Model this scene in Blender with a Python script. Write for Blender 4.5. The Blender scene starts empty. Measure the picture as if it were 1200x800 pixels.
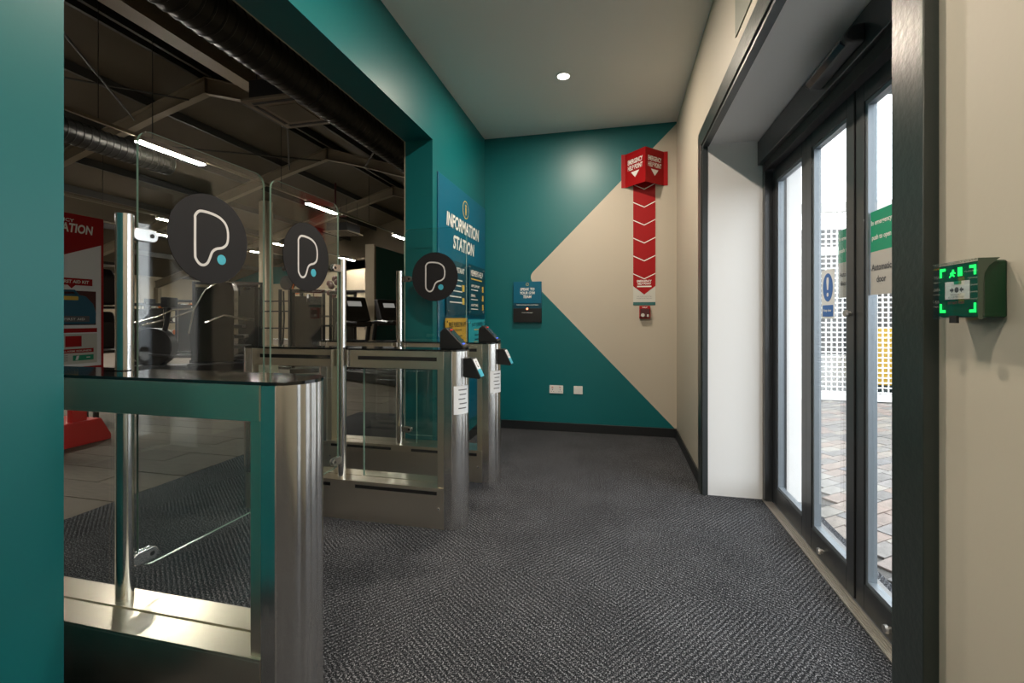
import bpy, math, random
from mathutils import Vector, Matrix
random.seed(7)
S = bpy.context.scene
COL = S.collection
# ------------------------------------------------------------------ camera, world, exposure
F_PX = 533.0
YAW = math.atan(124 / F_PX)
cd = bpy.data.cameras.new('camera')
cam = bpy.data.objects.new('camera', cd); COL.objects.link(cam)
cam.location = (0, 0, 1.2)
cam.rotation_euler = (math.pi / 2, 0, YAW)
cd.sensor_width = 36.0; cd.lens = 36.0 * F_PX / 1200.0
cd.shift_y = -28 / 1200.0
cd.clip_start = 0.02; cd.clip_end = 200
S.camera = cam
W = bpy.data.worlds.new('overcast_sky'); S.world = W; W.use_nodes = True
bg = W.node_tree.nodes['Background']
bg.inputs['Color'].default_value = (0.93, 0.965, 1.0, 1); bg.inputs['Strength'].default_value = 4.0
S.view_settings.view_transform = 'Standard'; S.view_settings.look = 'None'
S.view_settings.gamma = 1; S.view_settings.use_curve_mapping = False
S.view_settings.exposure = 0.38
S.cycles.max_bounces = 10; S.cycles.transparent_max_bounces = 24; S.cycles.glossy_bounces = 5
S.cycles.diffuse_bounces = 5
S.cycles.caustics_reflective = False; S.cycles.caustics_refractive = False
S.cycles.sample_clamp_indirect = 4.0
# sky portal in the doorway: guides sampling of the sky's own light, adds none
pl = bpy.data.lights.new('doorway_sky_portal', 'AREA'); pl.shape = 'RECTANGLE'; pl.size = 2.3; pl.size_y = 2.2
pl.cycles.is_portal = True
po = bpy.data.objects.new('doorway_sky_portal', pl); COL.objects.link(po)
po.location = (1.35, 2.2, 1.12); po.rotation_euler = (math.pi / 2, 0, math.pi / 2)
DOWNLIGHT_W = 30.0
STRIP_E = 150.0
# ------------------------------------------------------------------ materials
def nmat(name):
    m = bpy.data.materials.new(name); m.use_nodes = True
    nt = m.node_tree; b = nt.nodes['Principled BSDF']
    return m, nt, b
def mat(name, col, rough=.5, metal=0, bump=0, bscale=200, vary=0, vscale=6, emit=0, spec=.5, coat=0):
    m, nt, b = nmat(name)
    N, L = nt.nodes, nt.links
    b.inputs['Base Color'].default_value = (*col, 1); b.inputs['Roughness'].default_value = rough
    b.inputs['Metallic'].default_value = metal; b.inputs['Specular IOR Level'].default_value = spec
    if coat: b.inputs['Coat Weight'].default_value = coat
    if emit:
        b.inputs['Emission Color'].default_value = (*col, 1); b.inputs['Emission Strength'].default_value = emit
    tc = N.new('ShaderNodeTexCoord')
    if vary:
        n = N.new('ShaderNodeTexNoise'); n.inputs['Scale'].default_value = vscale; n.inputs['Detail'].default_value = 4
        L.new(tc.outputs['Object'], n.inputs['Vector'])
        mx = N.new('ShaderNodeMix'); mx.data_type = 'RGBA'
        mx.inputs[6].default_value = (*[c * (1 - vary) for c in col], 1); mx.inputs[7].default_value = (*[min(1, c * (1 + vary)) for c in col], 1)
        L.new(n.outputs['Fac'], mx.inputs[0]); L.new(mx.outputs[2], b.inputs['Base Color'])
    if bump:
        n = N.new('ShaderNodeTexNoise'); n.inputs['Scale'].default_value = bscale; n.inputs['Detail'].default_value = 3
        L.new(tc.outputs['Object'], n.inputs['Vector'])
        bp = N.new('ShaderNodeBump'); bp.inputs['Strength'].default_value = bump; bp.inputs['Distance'].default_value = .002
        L.new(n.outputs['Fac'], bp.inputs['Height']); L.new(bp.outputs['Normal'], b.inputs['Normal'])
    return m
def steel(name, col, rough, horiz=True):
    m, nt, b = nmat(name); N, L = nt.nodes, nt.links
    b.inputs['Metallic'].default_value = 1; b.inputs['Base Color'].default_value = (*col, 1)
    tc = N.new('ShaderNodeTexCoord'); mp = N.new('ShaderNodeMapping')
    mp.inputs['Scale'].default_value = (3, 3, 900) if horiz else (900, 900, 3)
    n = N.new('ShaderNodeTexNoise'); n.inputs['Scale'].default_value = 1; n.inputs['Detail'].default_value = 3
    L.new(tc.outputs['Object'], mp.inputs['Vector']); L.new(mp.outputs['Vector'], n.inputs['Vector'])
    mr = N.new('ShaderNodeMapRange'); mr.inputs[3].default_value = rough * .88; mr.inputs[4].default_value = rough * 1.12
    L.new(n.outputs['Fac'], mr.inputs[0]); L.new(mr.outputs[0], b.inputs['Roughness'])
    bp = N.new('ShaderNodeBump'); bp.inputs['Strength'].default_value = .01; bp.inputs['Distance'].default_value = .0002
    L.new(n.outputs['Fac'], bp.inputs['Height']); L.new(bp.outputs['Normal'], b.inputs['Normal'])
    return m
def glass(name, tint, gloss=1.0, base=.04):
    m = bpy.data.materials.new(name); m.use_nodes = True; nt = m.node_tree; N, L = nt.nodes, nt.links
    N.clear(); out = N.new('ShaderNodeOutputMaterial')
    tr = N.new('ShaderNodeBsdfTransparent'); tr.inputs[0].default_value = (*tint, 1)
    gl = N.new('ShaderNodeBsdfGlossy'); gl.inputs['Roughness'].default_value = .01; gl.inputs['Color'].default_value = (gloss, gloss, gloss, 1)
    ge = N.new('ShaderNodeNewGeometry'); d = N.new('ShaderNodeVectorMath'); d.operation = 'DOT_PRODUCT'
    L.new(ge.outputs['Normal'], d.inputs[0]); L.new(ge.outputs['Incoming'], d.inputs[1])
    def mth(op, a, bv=None):
        x = N.new('ShaderNodeMath'); x.operation = op; L.new(a, x.inputs[0])
        if bv is not None: x.inputs[1].default_value = bv
        return x.outputs[0]
    a = mth('ABSOLUTE', d.outputs['Value'])
    s = N.new('ShaderNodeMath'); s.operation = 'SUBTRACT'; s.inputs[0].default_value = 1; L.new(a, s.inputs[1])
    f = mth('ADD', mth('MULTIPLY', mth('POWER', s.outputs[0], 5), 1 - base), base)
    mx = N.new('ShaderNodeMixShader'); L.new(f, mx.inputs[0]); L.new(tr.outputs[0], mx.inputs[1]); L.new(gl.outputs[0], mx.inputs[2])
    L.new(mx.outputs[0], out.inputs[0])
    return m
def carpet_mat():
    m, nt, b = nmat('charcoal_entrance_carpet'); N, L = nt.nodes, nt.links
    tc = N.new('ShaderNodeTexCoord')
    def mapping(rot, sc, loc=(0, 0, 0)):
        mp = N.new('ShaderNodeMapping'); mp.inputs['Rotation'].default_value = (0, 0, rot); mp.inputs['Scale'].default_value = sc
        mp.inputs['Location'].default_value = loc
        L.new(tc.outputs['Object'], mp.inputs['Vector']); return mp.outputs['Vector']
    def wave(rot):
        w = N.new('ShaderNodeTexWave'); w.bands_direction = 'X'; w.inputs['Scale'].default_value = 17.0
        w.inputs['Distortion'].default_value = 2.2; w.inputs['Detail'].default_value = 3; w.inputs['Detail Scale'].default_value = 5
        L.new(mapping(rot, (1, 1, 1)), w.inputs['Vector']); return w.outputs['Fac']
    ch = N.new('ShaderNodeTexChecker'); ch.inputs['Scale'].default_value = 1.0
    ch.inputs['Color1'].default_value = (0, 0, 0, 1); ch.inputs['Color2'].default_value = (1, 1, 1, 1)
    L.new(mapping(math.radians(4), (1.4, 1.4, 1), (.2, .1, .5)), ch.inputs['Vector'])
    mxw = N.new('ShaderNodeMix'); L.new(ch.outputs['Fac'], mxw.inputs[0]); L.new(wave(math.radians(38)), mxw.inputs[2]); L.new(wave(math.radians(-52)), mxw.inputs[3])
    n1 = N.new('ShaderNodeTexNoise'); n1.inputs['Scale'].default_value = 170; n1.inputs['Detail'].default_value = 4; n1.inputs['Roughness'].default_value = .7; L.new(tc.outputs['Object'], n1.inputs['Vector'])
    n2 = N.new('ShaderNodeTexNoise'); n2.inputs['Scale'].default_value = 3.0; n2.inputs['Detail'].default_value = 5; L.new(tc.outputs['Object'], n2.inputs['Vector'])
    r = N.new('ShaderNodeValToRGB'); e = r.color_ramp.elements
    e[0].position = .42; e[0].color = (.005, .006, .0075, 1); e[1].position = .66; e[1].color = (.34, .35, .38, 1)
    x = e.new(.53); x.color = (.032, .034, .040, 1)
    # speckled yarn, a little darker in the rib valleys
    ad = N.new('ShaderNodeMath'); ad.operation = 'MULTIPLY_ADD'; L.new(mxw.outputs[0], ad.inputs[0]); ad.inputs[1].default_value = .07
    sb = N.new('ShaderNodeMath'); sb.operation = 'SUBTRACT'; L.new(n1.outputs['Fac'], sb.inputs[0]); sb.inputs[1].default_value = .035
    L.new(sb.outputs[0], ad.inputs[2])
    ad2 = N.new('ShaderNodeMath'); ad2.operation = 'MULTIPLY_ADD'; L.new(n2.outputs['Fac'], ad2.inputs[0]); ad2.inputs[1].default_value = .05
    sb2 = N.new('ShaderNodeMath'); sb2.operation = 'SUBTRACT'; L.new(ad.outputs[0], sb2.inputs[0]); sb2.inputs[1].default_value = .025
    L.new(sb2.outputs[0], ad2.inputs[2])
    L.new(ad2.outputs[0], r.inputs[0]); L.new(r.outputs[0], b.inputs['Base Color'])
    b.inputs['Roughness'].default_value = .95; b.inputs['Specular IOR Level'].default_value = .15
    hs = N.new('ShaderNodeMath'); hs.operation = 'MULTIPLY_ADD'; L.new(n1.outputs['Fac'], hs.inputs[0]); hs.inputs[1].default_value = .5; L.new(mxw.outputs[0], hs.inputs[2])
    bp = N.new('ShaderNodeBump'); bp.inputs['Strength'].default_value = .4; bp.inputs['Distance'].default_value = .004
    L.new(hs.outputs[0], bp.inputs['Height']); L.new(bp.outputs['Normal'], b.inputs['Normal'])
    return m
def varied(name, cols, rough, grain=(1, 1, 1), gs=8, bump=.2, gamt=.25):
    """each object of the material takes its own tone; grain gives streaks"""
    m, nt, b = nmat(name); N, L = nt.nodes, nt.links
    oi = N.new('ShaderNodeObjectInfo'); r = N.new('ShaderNodeValToRGB'); r.color_ramp.interpolation = 'LINEAR'
    while len(r.color_ramp.elements) < len(cols): r.color_ramp.elements.new(.5)
    for i, c in enumerate(cols):
        r.color_ramp.elements[i].position = i / (len(cols) - 1); r.color_ramp.elements[i].color = (*c, 1)
    L.new(oi.outputs['Random'], r.inputs[0])
    tc = N.new('ShaderNodeTexCoord'); mp = N.new('ShaderNodeMapping'); mp.inputs['Scale'].default_value = grain; L.new(tc.outputs['Object'], mp.inputs[0])
    n = N.new('ShaderNodeTexNoise'); n.inputs['Scale'].default_value = gs; n.inputs['Detail'].default_value = 5; L.new(mp.outputs[0], n.inputs['Vector'])
    mr = N.new('ShaderNodeMapRange'); mr.inputs[1].default_value = .3; mr.inputs[2].default_value = .7; mr.inputs[3].default_value = 1 - gamt; mr.inputs[4].default_value = 1 + gamt
    L.new(n.outputs['Fac'], mr.inputs[0])
    vm = N.new('ShaderNodeVectorMath'); vm.operation = 'SCALE'; L.new(r.outputs[0], vm.inputs[0]); L.new(mr.outputs[0], vm.inputs['Scale'])
    L.new(vm.outputs[0], b.inputs['Base Color']); b.inputs['Roughness'].default_value = rough
    bp = N.new('ShaderNodeBump'); bp.inputs['Strength'].default_value = bump; bp.inputs['Distance'].default_value = .002
    L.new(n.outputs['Fac'], bp.inputs['Height']); L.new(bp.outputs['Normal'], b.inputs['Normal'])
    return m
TEAL = mat('teal_wall_paint', (.001, .125, .137), .40, bump=.08, bscale=90)
CREAM = mat('cream_wall_paint', (.50, .45, .37), .55, bump=.10, bscale=70)
WHITE = mat('white_reveal_paint', (.86, .86, .86), .5, bump=.05)
CEILM = mat('ceiling_paint', (.80, .80, .78), .7, bump=.05)
CARPET = carpet_mat()
SKIRT = mat('black_skirting_paint', (.012, .014, .016), .4)
TRIMM = mat('dark_green_grey_trim', (.022, .030, .028), .30, bump=.5, bscale=60)
DARKAL = mat('anthracite_door_frame', (.022, .025, .028), .35, coat=.2)
GASKET = mat('black_rubber_gasket', (.006, .006, .007), .6)
ALU = mat('grey_aluminium_bead', (.20, .23, .26), .35, metal=.4)
STEELH = steel('brushed_steel_sheet', (.82, .75, .63), .30, True)
STEELV = steel('brushed_steel_column', (.80, .78, .75), .22, False)
STEELP = steel('polished_steel_pole', (.72, .71, .69), .16, False)
CLAMPM = mat('satin_silver_clamp', (.70, .70, .69), .25, metal=1)
BLK = mat('black_gloss_cap', (.006, .007, .008), .08, coat=.6)
BLKP = mat('black_plastic', (.008, .008, .009), .38)
SLOT = mat('black_slot', (.002, .002, .002), .7)
GLASS = glass('clear_barrier_glass', (.965, .985, .975))
GEDGE = mat('green_glass_edge', (.24, .38, .32), .15, spec=.8)
DGLASS = glass('door_glass', (.97, .985, .985))
DISC = mat('charcoal_vinyl_disc', (.016, .016, .018), .6, spec=.2)
SILV = mat('silver_vinyl', (.62, .62, .62), .45)
AQUA = mat('aqua_vinyl', (.06, .42, .55), .5)
PAPER = mat('white_paper', (.78, .80, .82), .7)
INK = mat('grey_ink', (.10, .10, .11), .7)
BOARD = mat('blue_sign_board', (.001, .115, .205), .35)
BOARD2 = mat('dark_blue_panel', (.003, .05, .085), .3)
YEL = mat('yellow_poster', (.60, .36, .04), .45)
AQP = mat('pale_aqua_poster', (.03, .36, .44), .45)
TXW = mat('white_lettering', (.82, .82, .78), .5)
TXY = mat('yellow_lettering', (.75, .5, .08), .5)
RED = mat('red_sign_board', (.33, .003, .005), .5, spec=.25)
REDB = mat('bright_red_powder_coat', (.60, .02, .02), .35)
REDK = mat('dark_red_rubber', (.06, .006, .008), .5)
LGREY = mat('pale_grey_print', (.55, .56, .52), .5)
TBAR = mat('dark_teal_print', (.02, .12, .12), .5)
GRNS = mat('green_safety_print', (.002, .28, .15), .4)
STG = mat('warm_grey_print', (.46, .44, .41), .45)
BLUES = mat('blue_safety_print', (.02, .13, .45), .4)
GRNBOX = mat('dark_green_casing', (.002, .035, .012), .25)
GRNFACE = mat('green_callpoint_face', (.004, .085, .045), .25)
GLOWG = mat('lit_green_marking', (.01, 1.0, .13), .5, emit=1.3)
CLEARP = glass('clear_plastic_cover', (.93, .95, .94), base=.05)
SOCK = mat('white_plastic', (.75, .75, .72), .35)
DUCT = mat('galvanised_duct', (.045, .045, .042), .42, metal=.8)
SHEET = mat('brown_roof_sheeting', (.085, .069, .046), .7, vary=.15, vscale=1.2)
RAFT = mat('beige_rafter_paint', (.22, .185, .13), .5)
PURL = mat('dark_purlin', (.035, .033, .028), .5)
HALLC = mat('hall_cream_cladding', (.38, .325, .235), .7)
HALLT = mat('hall_teal_paint', (.006, .11, .11), .6)
HALLB = mat('hall_brown_cladding', (.14, .115, .075), .7)
HALLF = varied('timber_look_carpet', [(.10, .082, .064), (.125, .104, .082), (.15, .127, .10), (.115, .094, .072)], .8, (1.5, 30, 1), 5, .25, .28)
HFLOOR = mat('hall_floor_carpet', (.125, .104, .082), .8, vary=.3, vscale=4)
MATM = mat('black_gym_rubber', (.008, .008, .009), .55)
GYMB = mat('black_gym_frame', (.010, .010, .011), .35)
GYMG = mat('smoked_shroud', (.03, .03, .027), .2)
GYMS = mat('chromed_bar', (.7, .68, .62), .2, metal=1)
SCREEN = mat('console_screen', (.45, .45, .42), .4, emit=.35)
LIT = mat('lit_strip_diffuser', (1.0, .93, .82), .5, emit=STRIP_E)
LITD = mat('lit_downlight_lens', (1.0, .93, .82), .5, emit=14)
PAVE = varied('wet_block_paving', [(.12, .115, .115), (.19, .175, .165), (.24, .175, .145), (.27, .25, .22), (.16, .155, .16), (.22, .20, .19)], .42, (1, 1, 1), 25, .5, .22)
PAVEF = mat('paving_sand', (.07, .065, .06), .6, vary=.3, vscale=30)
MESHW = mat('white_screen_paint', (.78, .78, .76), .5)
OUTW = mat('white_exterior_paint', (.75, .77, .80), .6)
BINY = mat('yellow_bin', (.65, .42, .03), .45)
SHADEB = mat('grey_store_back', (.10, .105, .11), .8)
BLUEB = mat('blue_bag_fabric', (.01, .10, .17), .6)
ORG = mat('orange_rubber', (.45, .10, .01), .5)
KNOB = mat('brushed_knob', (.6, .58, .55), .3, metal=1)
# ------------------------------------------------------------------ helpers
class M:
    def __init__(s): s.v = []; s.f = []; s.m = []; s.mi = 0
    def add(s, vs, fs):
        b = len(s.v); s.v += [tuple(p) for p in vs]
        for f in fs: s.f.append([b + i for i in f]); s.m.append(s.mi)
        return s
    def mat(s, i): s.mi = i; return s
    def box(s, x0, x1, y0, y1, z0, z1):
        return s.add([(x0, y0, z0), (x1, y0, z0), (x1, y1, z0), (x0, y1, z0), (x0, y0, z1), (x1, y0, z1), (x1, y1, z1), (x0, y1, z1)],
                     [(0, 3, 2, 1), (4, 5, 6, 7), (0, 1, 5, 4), (1, 2, 6, 5), (2, 3, 7, 6), (3, 0, 4, 7)])
    def prism(s, pts, a0, a1, fn):
        """pts 2D counter-clockwise; fn(u, v, a) -> 3D"""
        n = len(pts)
        vs = [fn(u, v, a0) for u, v in pts] + [fn(u, v, a1) for u, v in pts]
        fs = [tuple(reversed(range(n))), tuple(range(n, 2 * n))] + [(i, (i + 1) % n, n + (i + 1) % n, n + i) for i in range(n)]
        return s.add(vs, fs)
    def xy(s, pts, z0, z1): return s.prism(pts, z0, z1, lambda u, v, a: (u, v, a))
    def xz(s, pts, y0, y1): return s.prism(pts, y0, y1, lambda u, v, a: (u, a, v))
    def yz(s, pts, x0, x1): return s.prism(pts, x0, x1, lambda u, v, a: (a, u, v))
    def tube(s, path, r, n=12, closed=False):
        P = [Vector(p) for p in path]; rings = []
        R = r if isinstance(r, (list, tuple)) else [r] * len(P)
        up = Vector((0, 0, 1)); prev = None
        for i, p in enumerate(P):
            if closed: t = P[(i + 1) % len(P)] - P[i - 1]
            else: t = P[min(i + 1, len(P) - 1)] - P[max(i - 1, 0)]
            t.normalize()
            if prev is None:
                a = up if abs(t.z) < .95 else Vector((1, 0, 0))
                u = t.cross(a).normalized()
            else:
                u = (prev - t * prev.dot(t)).normalized()
            prev = u; w = t.cross(u)
            rings.append([p + (u * math.cos(2 * math.pi * k / n) + w * math.sin(2 * math.pi * k / n)) * R[i] for k in range(n)])
        vs = [q for r_ in rings for q in r_]; fs = []
        m = len(P)
        for i in range(m if closed else m - 1):
            j = (i + 1) % m
            for k in range(n): fs.append((i * n + k, i * n + (k + 1) % n, j * n + (k + 1) % n, j * n + k))
        if not closed: fs += [tuple(reversed(range(n))), tuple(range((m - 1) * n, m * n))]
        return s.add(vs, fs)
    def cyl(s, p0, p1, r, n=20): return s.tube([p0, p1], r, n)
    def build(s, name, mats, parent=None, local=False, smooth=False, bevel=0, kind=None, label=None):
        me = bpy.data.meshes.new(name)
        off = Vector((0, 0, 0))
        if parent is not None and not local:
            q = parent
            while q is not None: off += q.location; q = q.parent
        me.from_pydata([tuple(Vector(v) - off) for v in s.v], [], s.f)
        if not isinstance(mats, (list, tuple)): mats = [mats]
        for m_ in mats: me.materials.append(m_)
        for p, i in zip(me.polygons, s.m): p.material_index = i
        me.update()
        if smooth:
            for p in me.polygons: p.use_smooth = len(p.vertices) == 4
            try: me.set_sharp_from_angle(angle=math.radians(35))
            except Exception: pass
        o = bpy.data.objects.new(name, me); COL.objects.link(o)
        if parent is not None: o.parent = parent
        if bevel:
            b = o.modifiers.new('bevel', 'BEVEL'); b.width = bevel; b.segments = 2; b.limit_method = 'ANGLE'
        if kind: o['kind'] = kind
        if label: o['label'] = label
        return o
def thing(name, label, cat, loc=(0, 0, 0), rz=0, group=None):
    o = bpy.data.objects.new(name, None); COL.objects.link(o); o.location = loc; o.rotation_euler = (0, 0, rz)
    o.empty_display_size = .1
    o['label'] = label; o['category'] = cat
    if group: o['group'] = group
    return o
def tag(o, label, cat, group=None, kind=None):
    o['label'] = label; o['category'] = cat
    if group: o['group'] = group
    if kind: o['kind'] = kind
    return o
def copy_tree(o, parent=None):
    c = o.copy(); COL.objects.link(c)
    if parent is not None: c.parent = parent
    for ch in list(o.children): copy_tree(ch, c)
    return c
def struct(name, m, mt, **k): return m.build(name, mt, kind='structure', **k)
def text(name, body, mt, parent, O, U, V, h, w=None, align='center', bold=.0, depth=.0012, local=False, shear=0):
    """lettering cut as thin plates; O: middle of the line's foot (or its left end), U: reading direction, V: up"""
    cu = bpy.data.curves.new(name, 'FONT'); cu.body = body; cu.size = 1; cu.offset = bold; cu.extrude = 0; cu.resolution_u = 3; cu.shear = shear
    t = bpy.data.objects.new(name, cu); COL.objects.link(t)
    me = t.to_mesh(); vs = [v.co.copy() for v in me.vertices]; fs = [tuple(p.vertices) for p in me.polygons]; t.to_mesh_clear()
    bpy.data.objects.remove(t); bpy.data.curves.remove(cu)
    x0 = min(v.x for v in vs); x1 = max(v.x for v in vs); y0 = min(v.y for v in vs); y1 = max(v.y for v in vs)
    sy = h / (y1 - y0); sx = (w / (x1 - x0)) if w else sy
    U = Vector(U); V = Vector(V); N = U.cross(V).normalized(); O = Vector(O)
    m = M(); ox = (x0 + x1) / 2 if align == 'center' else x0
    nv = [O + U * ((v.x - ox) * sx) + V * ((v.y - y0) * sy) + N * depth for v in vs]
    m.add(nv, fs)
    return m.build(name, mt, parent, local=local)
def quad(U, V, O, N, pts, d0, d1):
    """flat plate of outline pts in plane (O, U, V), from depth d0 to d1 along N"""
    U, V, O, N = map(Vector, (U, V, O, N)); m = M()
    return m.prism(pts, d0, d1, lambda u, v, a: tuple(O + U * u + V * v + N * a))
def rrect(x0, x1, y0, y1, r, n=5):
    p = []
    for cx, cy, a in ((x1 - r, y0 + r, -90), (x1 - r, y1 - r, 0), (x0 + r, y1 - r, 90), (x0 + r, y0 + r, 180)):
        for k in range(n + 1):
            t = math.radians(a + 90 * k / n); p.append((cx + r * math.cos(t), cy + r * math.sin(t)))
    return p
def circ(cx, cy, r, n=24): return [(cx + r * math.cos(2 * math.pi * k / n), cy + r * math.sin(2 * math.pi * k / n)) for k in range(n)]
XL, XR, YB, ZC = -1.427, .574, 4.808, 3.16
XLO = -1.66            # hall side of the left wall
OY0, OY1, OZ = .903, 3.36, 2.61     # opening to the hall
RY0, RY1, RZ = 1.09, 3.30, 2.37     # door recess
# ------------------------------------------------------------------ room shell
m = M().box(-3.2, 1.2, -3.0, 5.2, -.06, 0); struct('floor', m, CARPET)
m = M().box(XLO, 1.2, -3.2, 5.0, ZC, ZC + .12); struct('ceiling', m, CEILM)
m = M().box(-2.05, XL, -3.0, OY0, 0, ZC).box(XLO, XL, OY1, YB, 0, ZC).box(XLO, XL, OY0, OY1, OZ, ZC)
struct('wall_left', m, TEAL)
# back wall: one plane painted in two colours
m = M(); m.box(XLO, 1.15, YB + .002, YB + .15, 0, ZC)
upper = [(XR, 3.143)]; apex = []
A = Vector((-.943, 1.635)); du = Vector((.574 + .943, 3.143 - 1.635)).normalized(); dl = Vector((.56 + .943, .09 - 1.635)).normalized()
for k in range(7):
    t = k / 6; p0 = A + du * .09; p2 = A + dl * .09
    q = p0 * (1 - t) ** 2 + A * 2 * t * (1 - t) + p2 * t ** 2; apex.append((q.x, q.y))
low = (XR, .07)
cream = [(XR, 3.143)] + apex + [low]
teal = [(XLO, 0), (XR, 0), low] + list(reversed(apex)) + [(XR, 3.143), (XR, ZC), (XLO, ZC)]
m.mat(0).add([(x, YB, z) for x, z in teal], [tuple(range(len(teal)))])
m.mat(1).add([(x, YB, z) for x, z in cream], [tuple(range(len(cream)))])
struct('wall_back', m, [TEAL, CREAM])
m = M().box(XR, 1.15, -3.0, RY0 - .004, 0, ZC).box(XR, 1.15, RY1 + .004, YB, 0, ZC).box(XR, 1.15, RY0 - .004, RY1 + .004, RZ + .004, ZC)
struct('wall_right', m, CREAM)
struct('wall_near', M().box(XLO, 1.15, -3.15, -3.0, 0, ZC), CREAM)
struct('trim_1', M().box(XR + .02, 1.16, RY1, RY1 + .004, 0, RZ).box(XR + .02, 1.16, RY0 - .004, RY0, 0, RZ).box(XR + .02, 1.16, RY0, RY1, RZ, RZ + .004), WHITE)
# dark architrave around the recess
m = M().box(.549, XR + .02, RY1, RY1 + .11, 0, RZ + .11)
struct('trim_2', m, TRIMM, bevel=.002)
struct('trim_3', M().box(.549, XR + .02, RY0 - .10, RY0, 0, RZ + .11), TRIMM, bevel=.002)
struct('trim_4', M().box(.549, XR + .02, RY0, RY1, RZ, RZ + .11), TRIMM, bevel=.002)
struct('trim_5', M().box(.558, .572, RY0 + .0, RY1, RZ - .02, RZ).box(.575, .600, RY0, RY1, RZ - .012, RZ).box(.558, .590, RY1 - .012, RY1, 0, RZ - .02), mat('slate_edge_strip', (.07, .08, .085), .35, metal=.5))
struct('baseboard_back', M().box(XL, XR, YB - .015, YB, 0, .09), SKIRT, bevel=.002)
struct('baseboard_right', M().box(XR - .013, XR, RY1 + .11, YB - .015, 0, .09), SKIRT, bevel=.002)
struct('baseboard_near', M().box(XR - .013, XR, -3.0, RY0 - .10, 0, .09), SKIRT, bevel=.002)
struct('baseboard_left', M().box(XL, XL + .015, OY1, YB - .015, 0, .09).box(XL, XL + .015, -3, OY0, 0, .09), SKIRT)
# grey panel above the entrance
t = thing('wall_panel', 'grey green flat panel fixed high on the cream wall above the entrance doors', 'panel', (XR, 1.8, 2.8))
M().box(XR - .006, XR, 1.25, 2.454, 2.59, 3.05).build('board', mat('grey_green_panel', (.20, .21, .17), .5), t)
# ------------------------------------------------------------------ downlights
def downlight(x, y, label):
    t = thing('downlight', label, 'ceiling light', (x, y, ZC), group='recessed downlights')
    m = M(); n = 32
    vs = []; 
    for r, z in ((.062, 0), (.062, -.004), (.048, -.006), (.045, .0)):
        vs += [(r * math.cos(2 * math.pi * k / n), r * math.sin(2 * math.pi * k / n), z) for k in range(n)]
    fs = [(a * n + k, a * n + (k + 1) % n, (a + 1) * n + (k + 1) % n, (a + 1) * n + k) for a in range(3) for k in range(n)]
    m.add(vs, fs).build('bezel', SOCK, t, local=True, smooth=True)
    M().xy(circ(0, 0, .047, 28), -.0035, -.001).build('lens', LITD, t, local=True)
    l = bpy.data.lights.new('lamp', 'AREA'); l.shape = 'DISK'; l.size = .09; l.energy = DOWNLIGHT_W; l.color = (1, .86, .70)
    lo = bpy.data.objects.new('lamp', l); COL.objects.link(lo); lo.location = (x, y, ZC - .012)
    return t
downlight(-.43, 3.69, 'round recessed downlight glowing in the ceiling near the teal back wall')
downlight(-.43, 1.75, 'round recessed downlight in the ceiling level with the entrance doors, above the frame')
downlight(-.43, -.2, 'round recessed downlight in the ceiling over the camera position')
downlight(-.43, -2.0, 'round recessed downlight in the ceiling at the near end of the lobby')
# ------------------------------------------------------------------ entrance doors
struct('door_frame_1', M().box(.93, 1.06, RY1 - .05, RY1, 0, 2.37).box(.93, 1.06, RY0, RY0 + .05, 0, 2.37), DARKAL, bevel=.002)
t = thing('door_header', 'black boxed operator header running above the glass sliding doors', 'door header', (.97, 2.2, 2.28))
M().box(.90, 1.06, RY0, RY1, 2.205, 2.36).build('casing', DARKAL, t, bevel=.003)
M().box(.925, .94, RY0 + .01, RY1 - .05, 2.15, 2.205).box(.95, 1.04, RY0 + .05, RY1 - .05, 2.16, 2.205).build('seal', GASKET, t)
t = thing('motion_sensor', 'black curved door sensor mounted on the header above the sliding doors', 'sensor', (.88, 2.12, 2.27))
pr = [(.90, 2.305), (.86, 2.30), (.835, 2.275), (.83, 2.25), (.85, 2.235), (.90, 2.232)]
M().prism(pr, 1.95, 2.33, lambda u, v, a: (u, a, v)).build('housing', BLKP, t, bevel=.008)
M().prism([(.846, 2.236), (.829, 2.250), (.831, 2.262), (.852, 2.248)], 1.98, 2.30, lambda u, v, a: (u - .003, a, v - .002)).build('lens', mat('violet_lens', (.03, .025, .04), .08), t)
t = thing('floor_track', 'ribbed silver aluminium threshold track along the foot of the sliding doors', 'door track', (.95, 2.2, 0))
m = M().box(.925, .975, RY0, RY1 - .01, 0, .006)
for x in (.930, .941, .952, .963): m.box(x, x + .005, RY0, RY1 - .01, .006, .011)
m.build('rail', mat('silver_track_aluminium', (.62, .59, .54), .38, metal=.85), t)
def door_leaf(i, y0, y1, x, label):
    st = .065
    d = thing('sliding_door', label, 'door', (x + .02, (y0 + y1) / 2, 0), group='sliding door leaves')
    x1 = x + .045
    m = M().box(x, x1, y0, y0 + st, .015, 2.15).box(x, x1, y1 - st, y1, .015, 2.15).box(x, x1, y0 + st, y1 - st, .015, .12).box(x, x1, y0 + st, y1 - st, 2.075, 2.15)
    m.build('frame', DARKAL, d, bevel=.002)
    b = .018
    ya, yb = y0 + st, y1 - st
    m = M().box(x + .006, x1 - .006, ya, ya + b, .12, 2.075).box(x + .006, x1 - .006, yb - b, yb, .12, 2.075).box(x + .006, x1 - .006, ya + b, yb - b, .12, .12 + b).box(x + .006, x1 - .006, ya + b, yb - b, 2.075 - b, 2.075)
    m.build('glazing_bead', ALU, d, bevel=.001)
    M().box(x + .018, x + .026, ya + b, yb - b, .12 + b, 2.075 - b).build('pane', DGLASS, d)
    M().box(x - .002, x + .01, y0 - .007, y0 - .0005, .02, 2.15).build('edge_seal', GASKET, d)
    return d
leafA = door_leaf(1, 2.705, 3.245, .975, 'glass sliding door leaf farthest from the camera, next to the white reveal')
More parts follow.
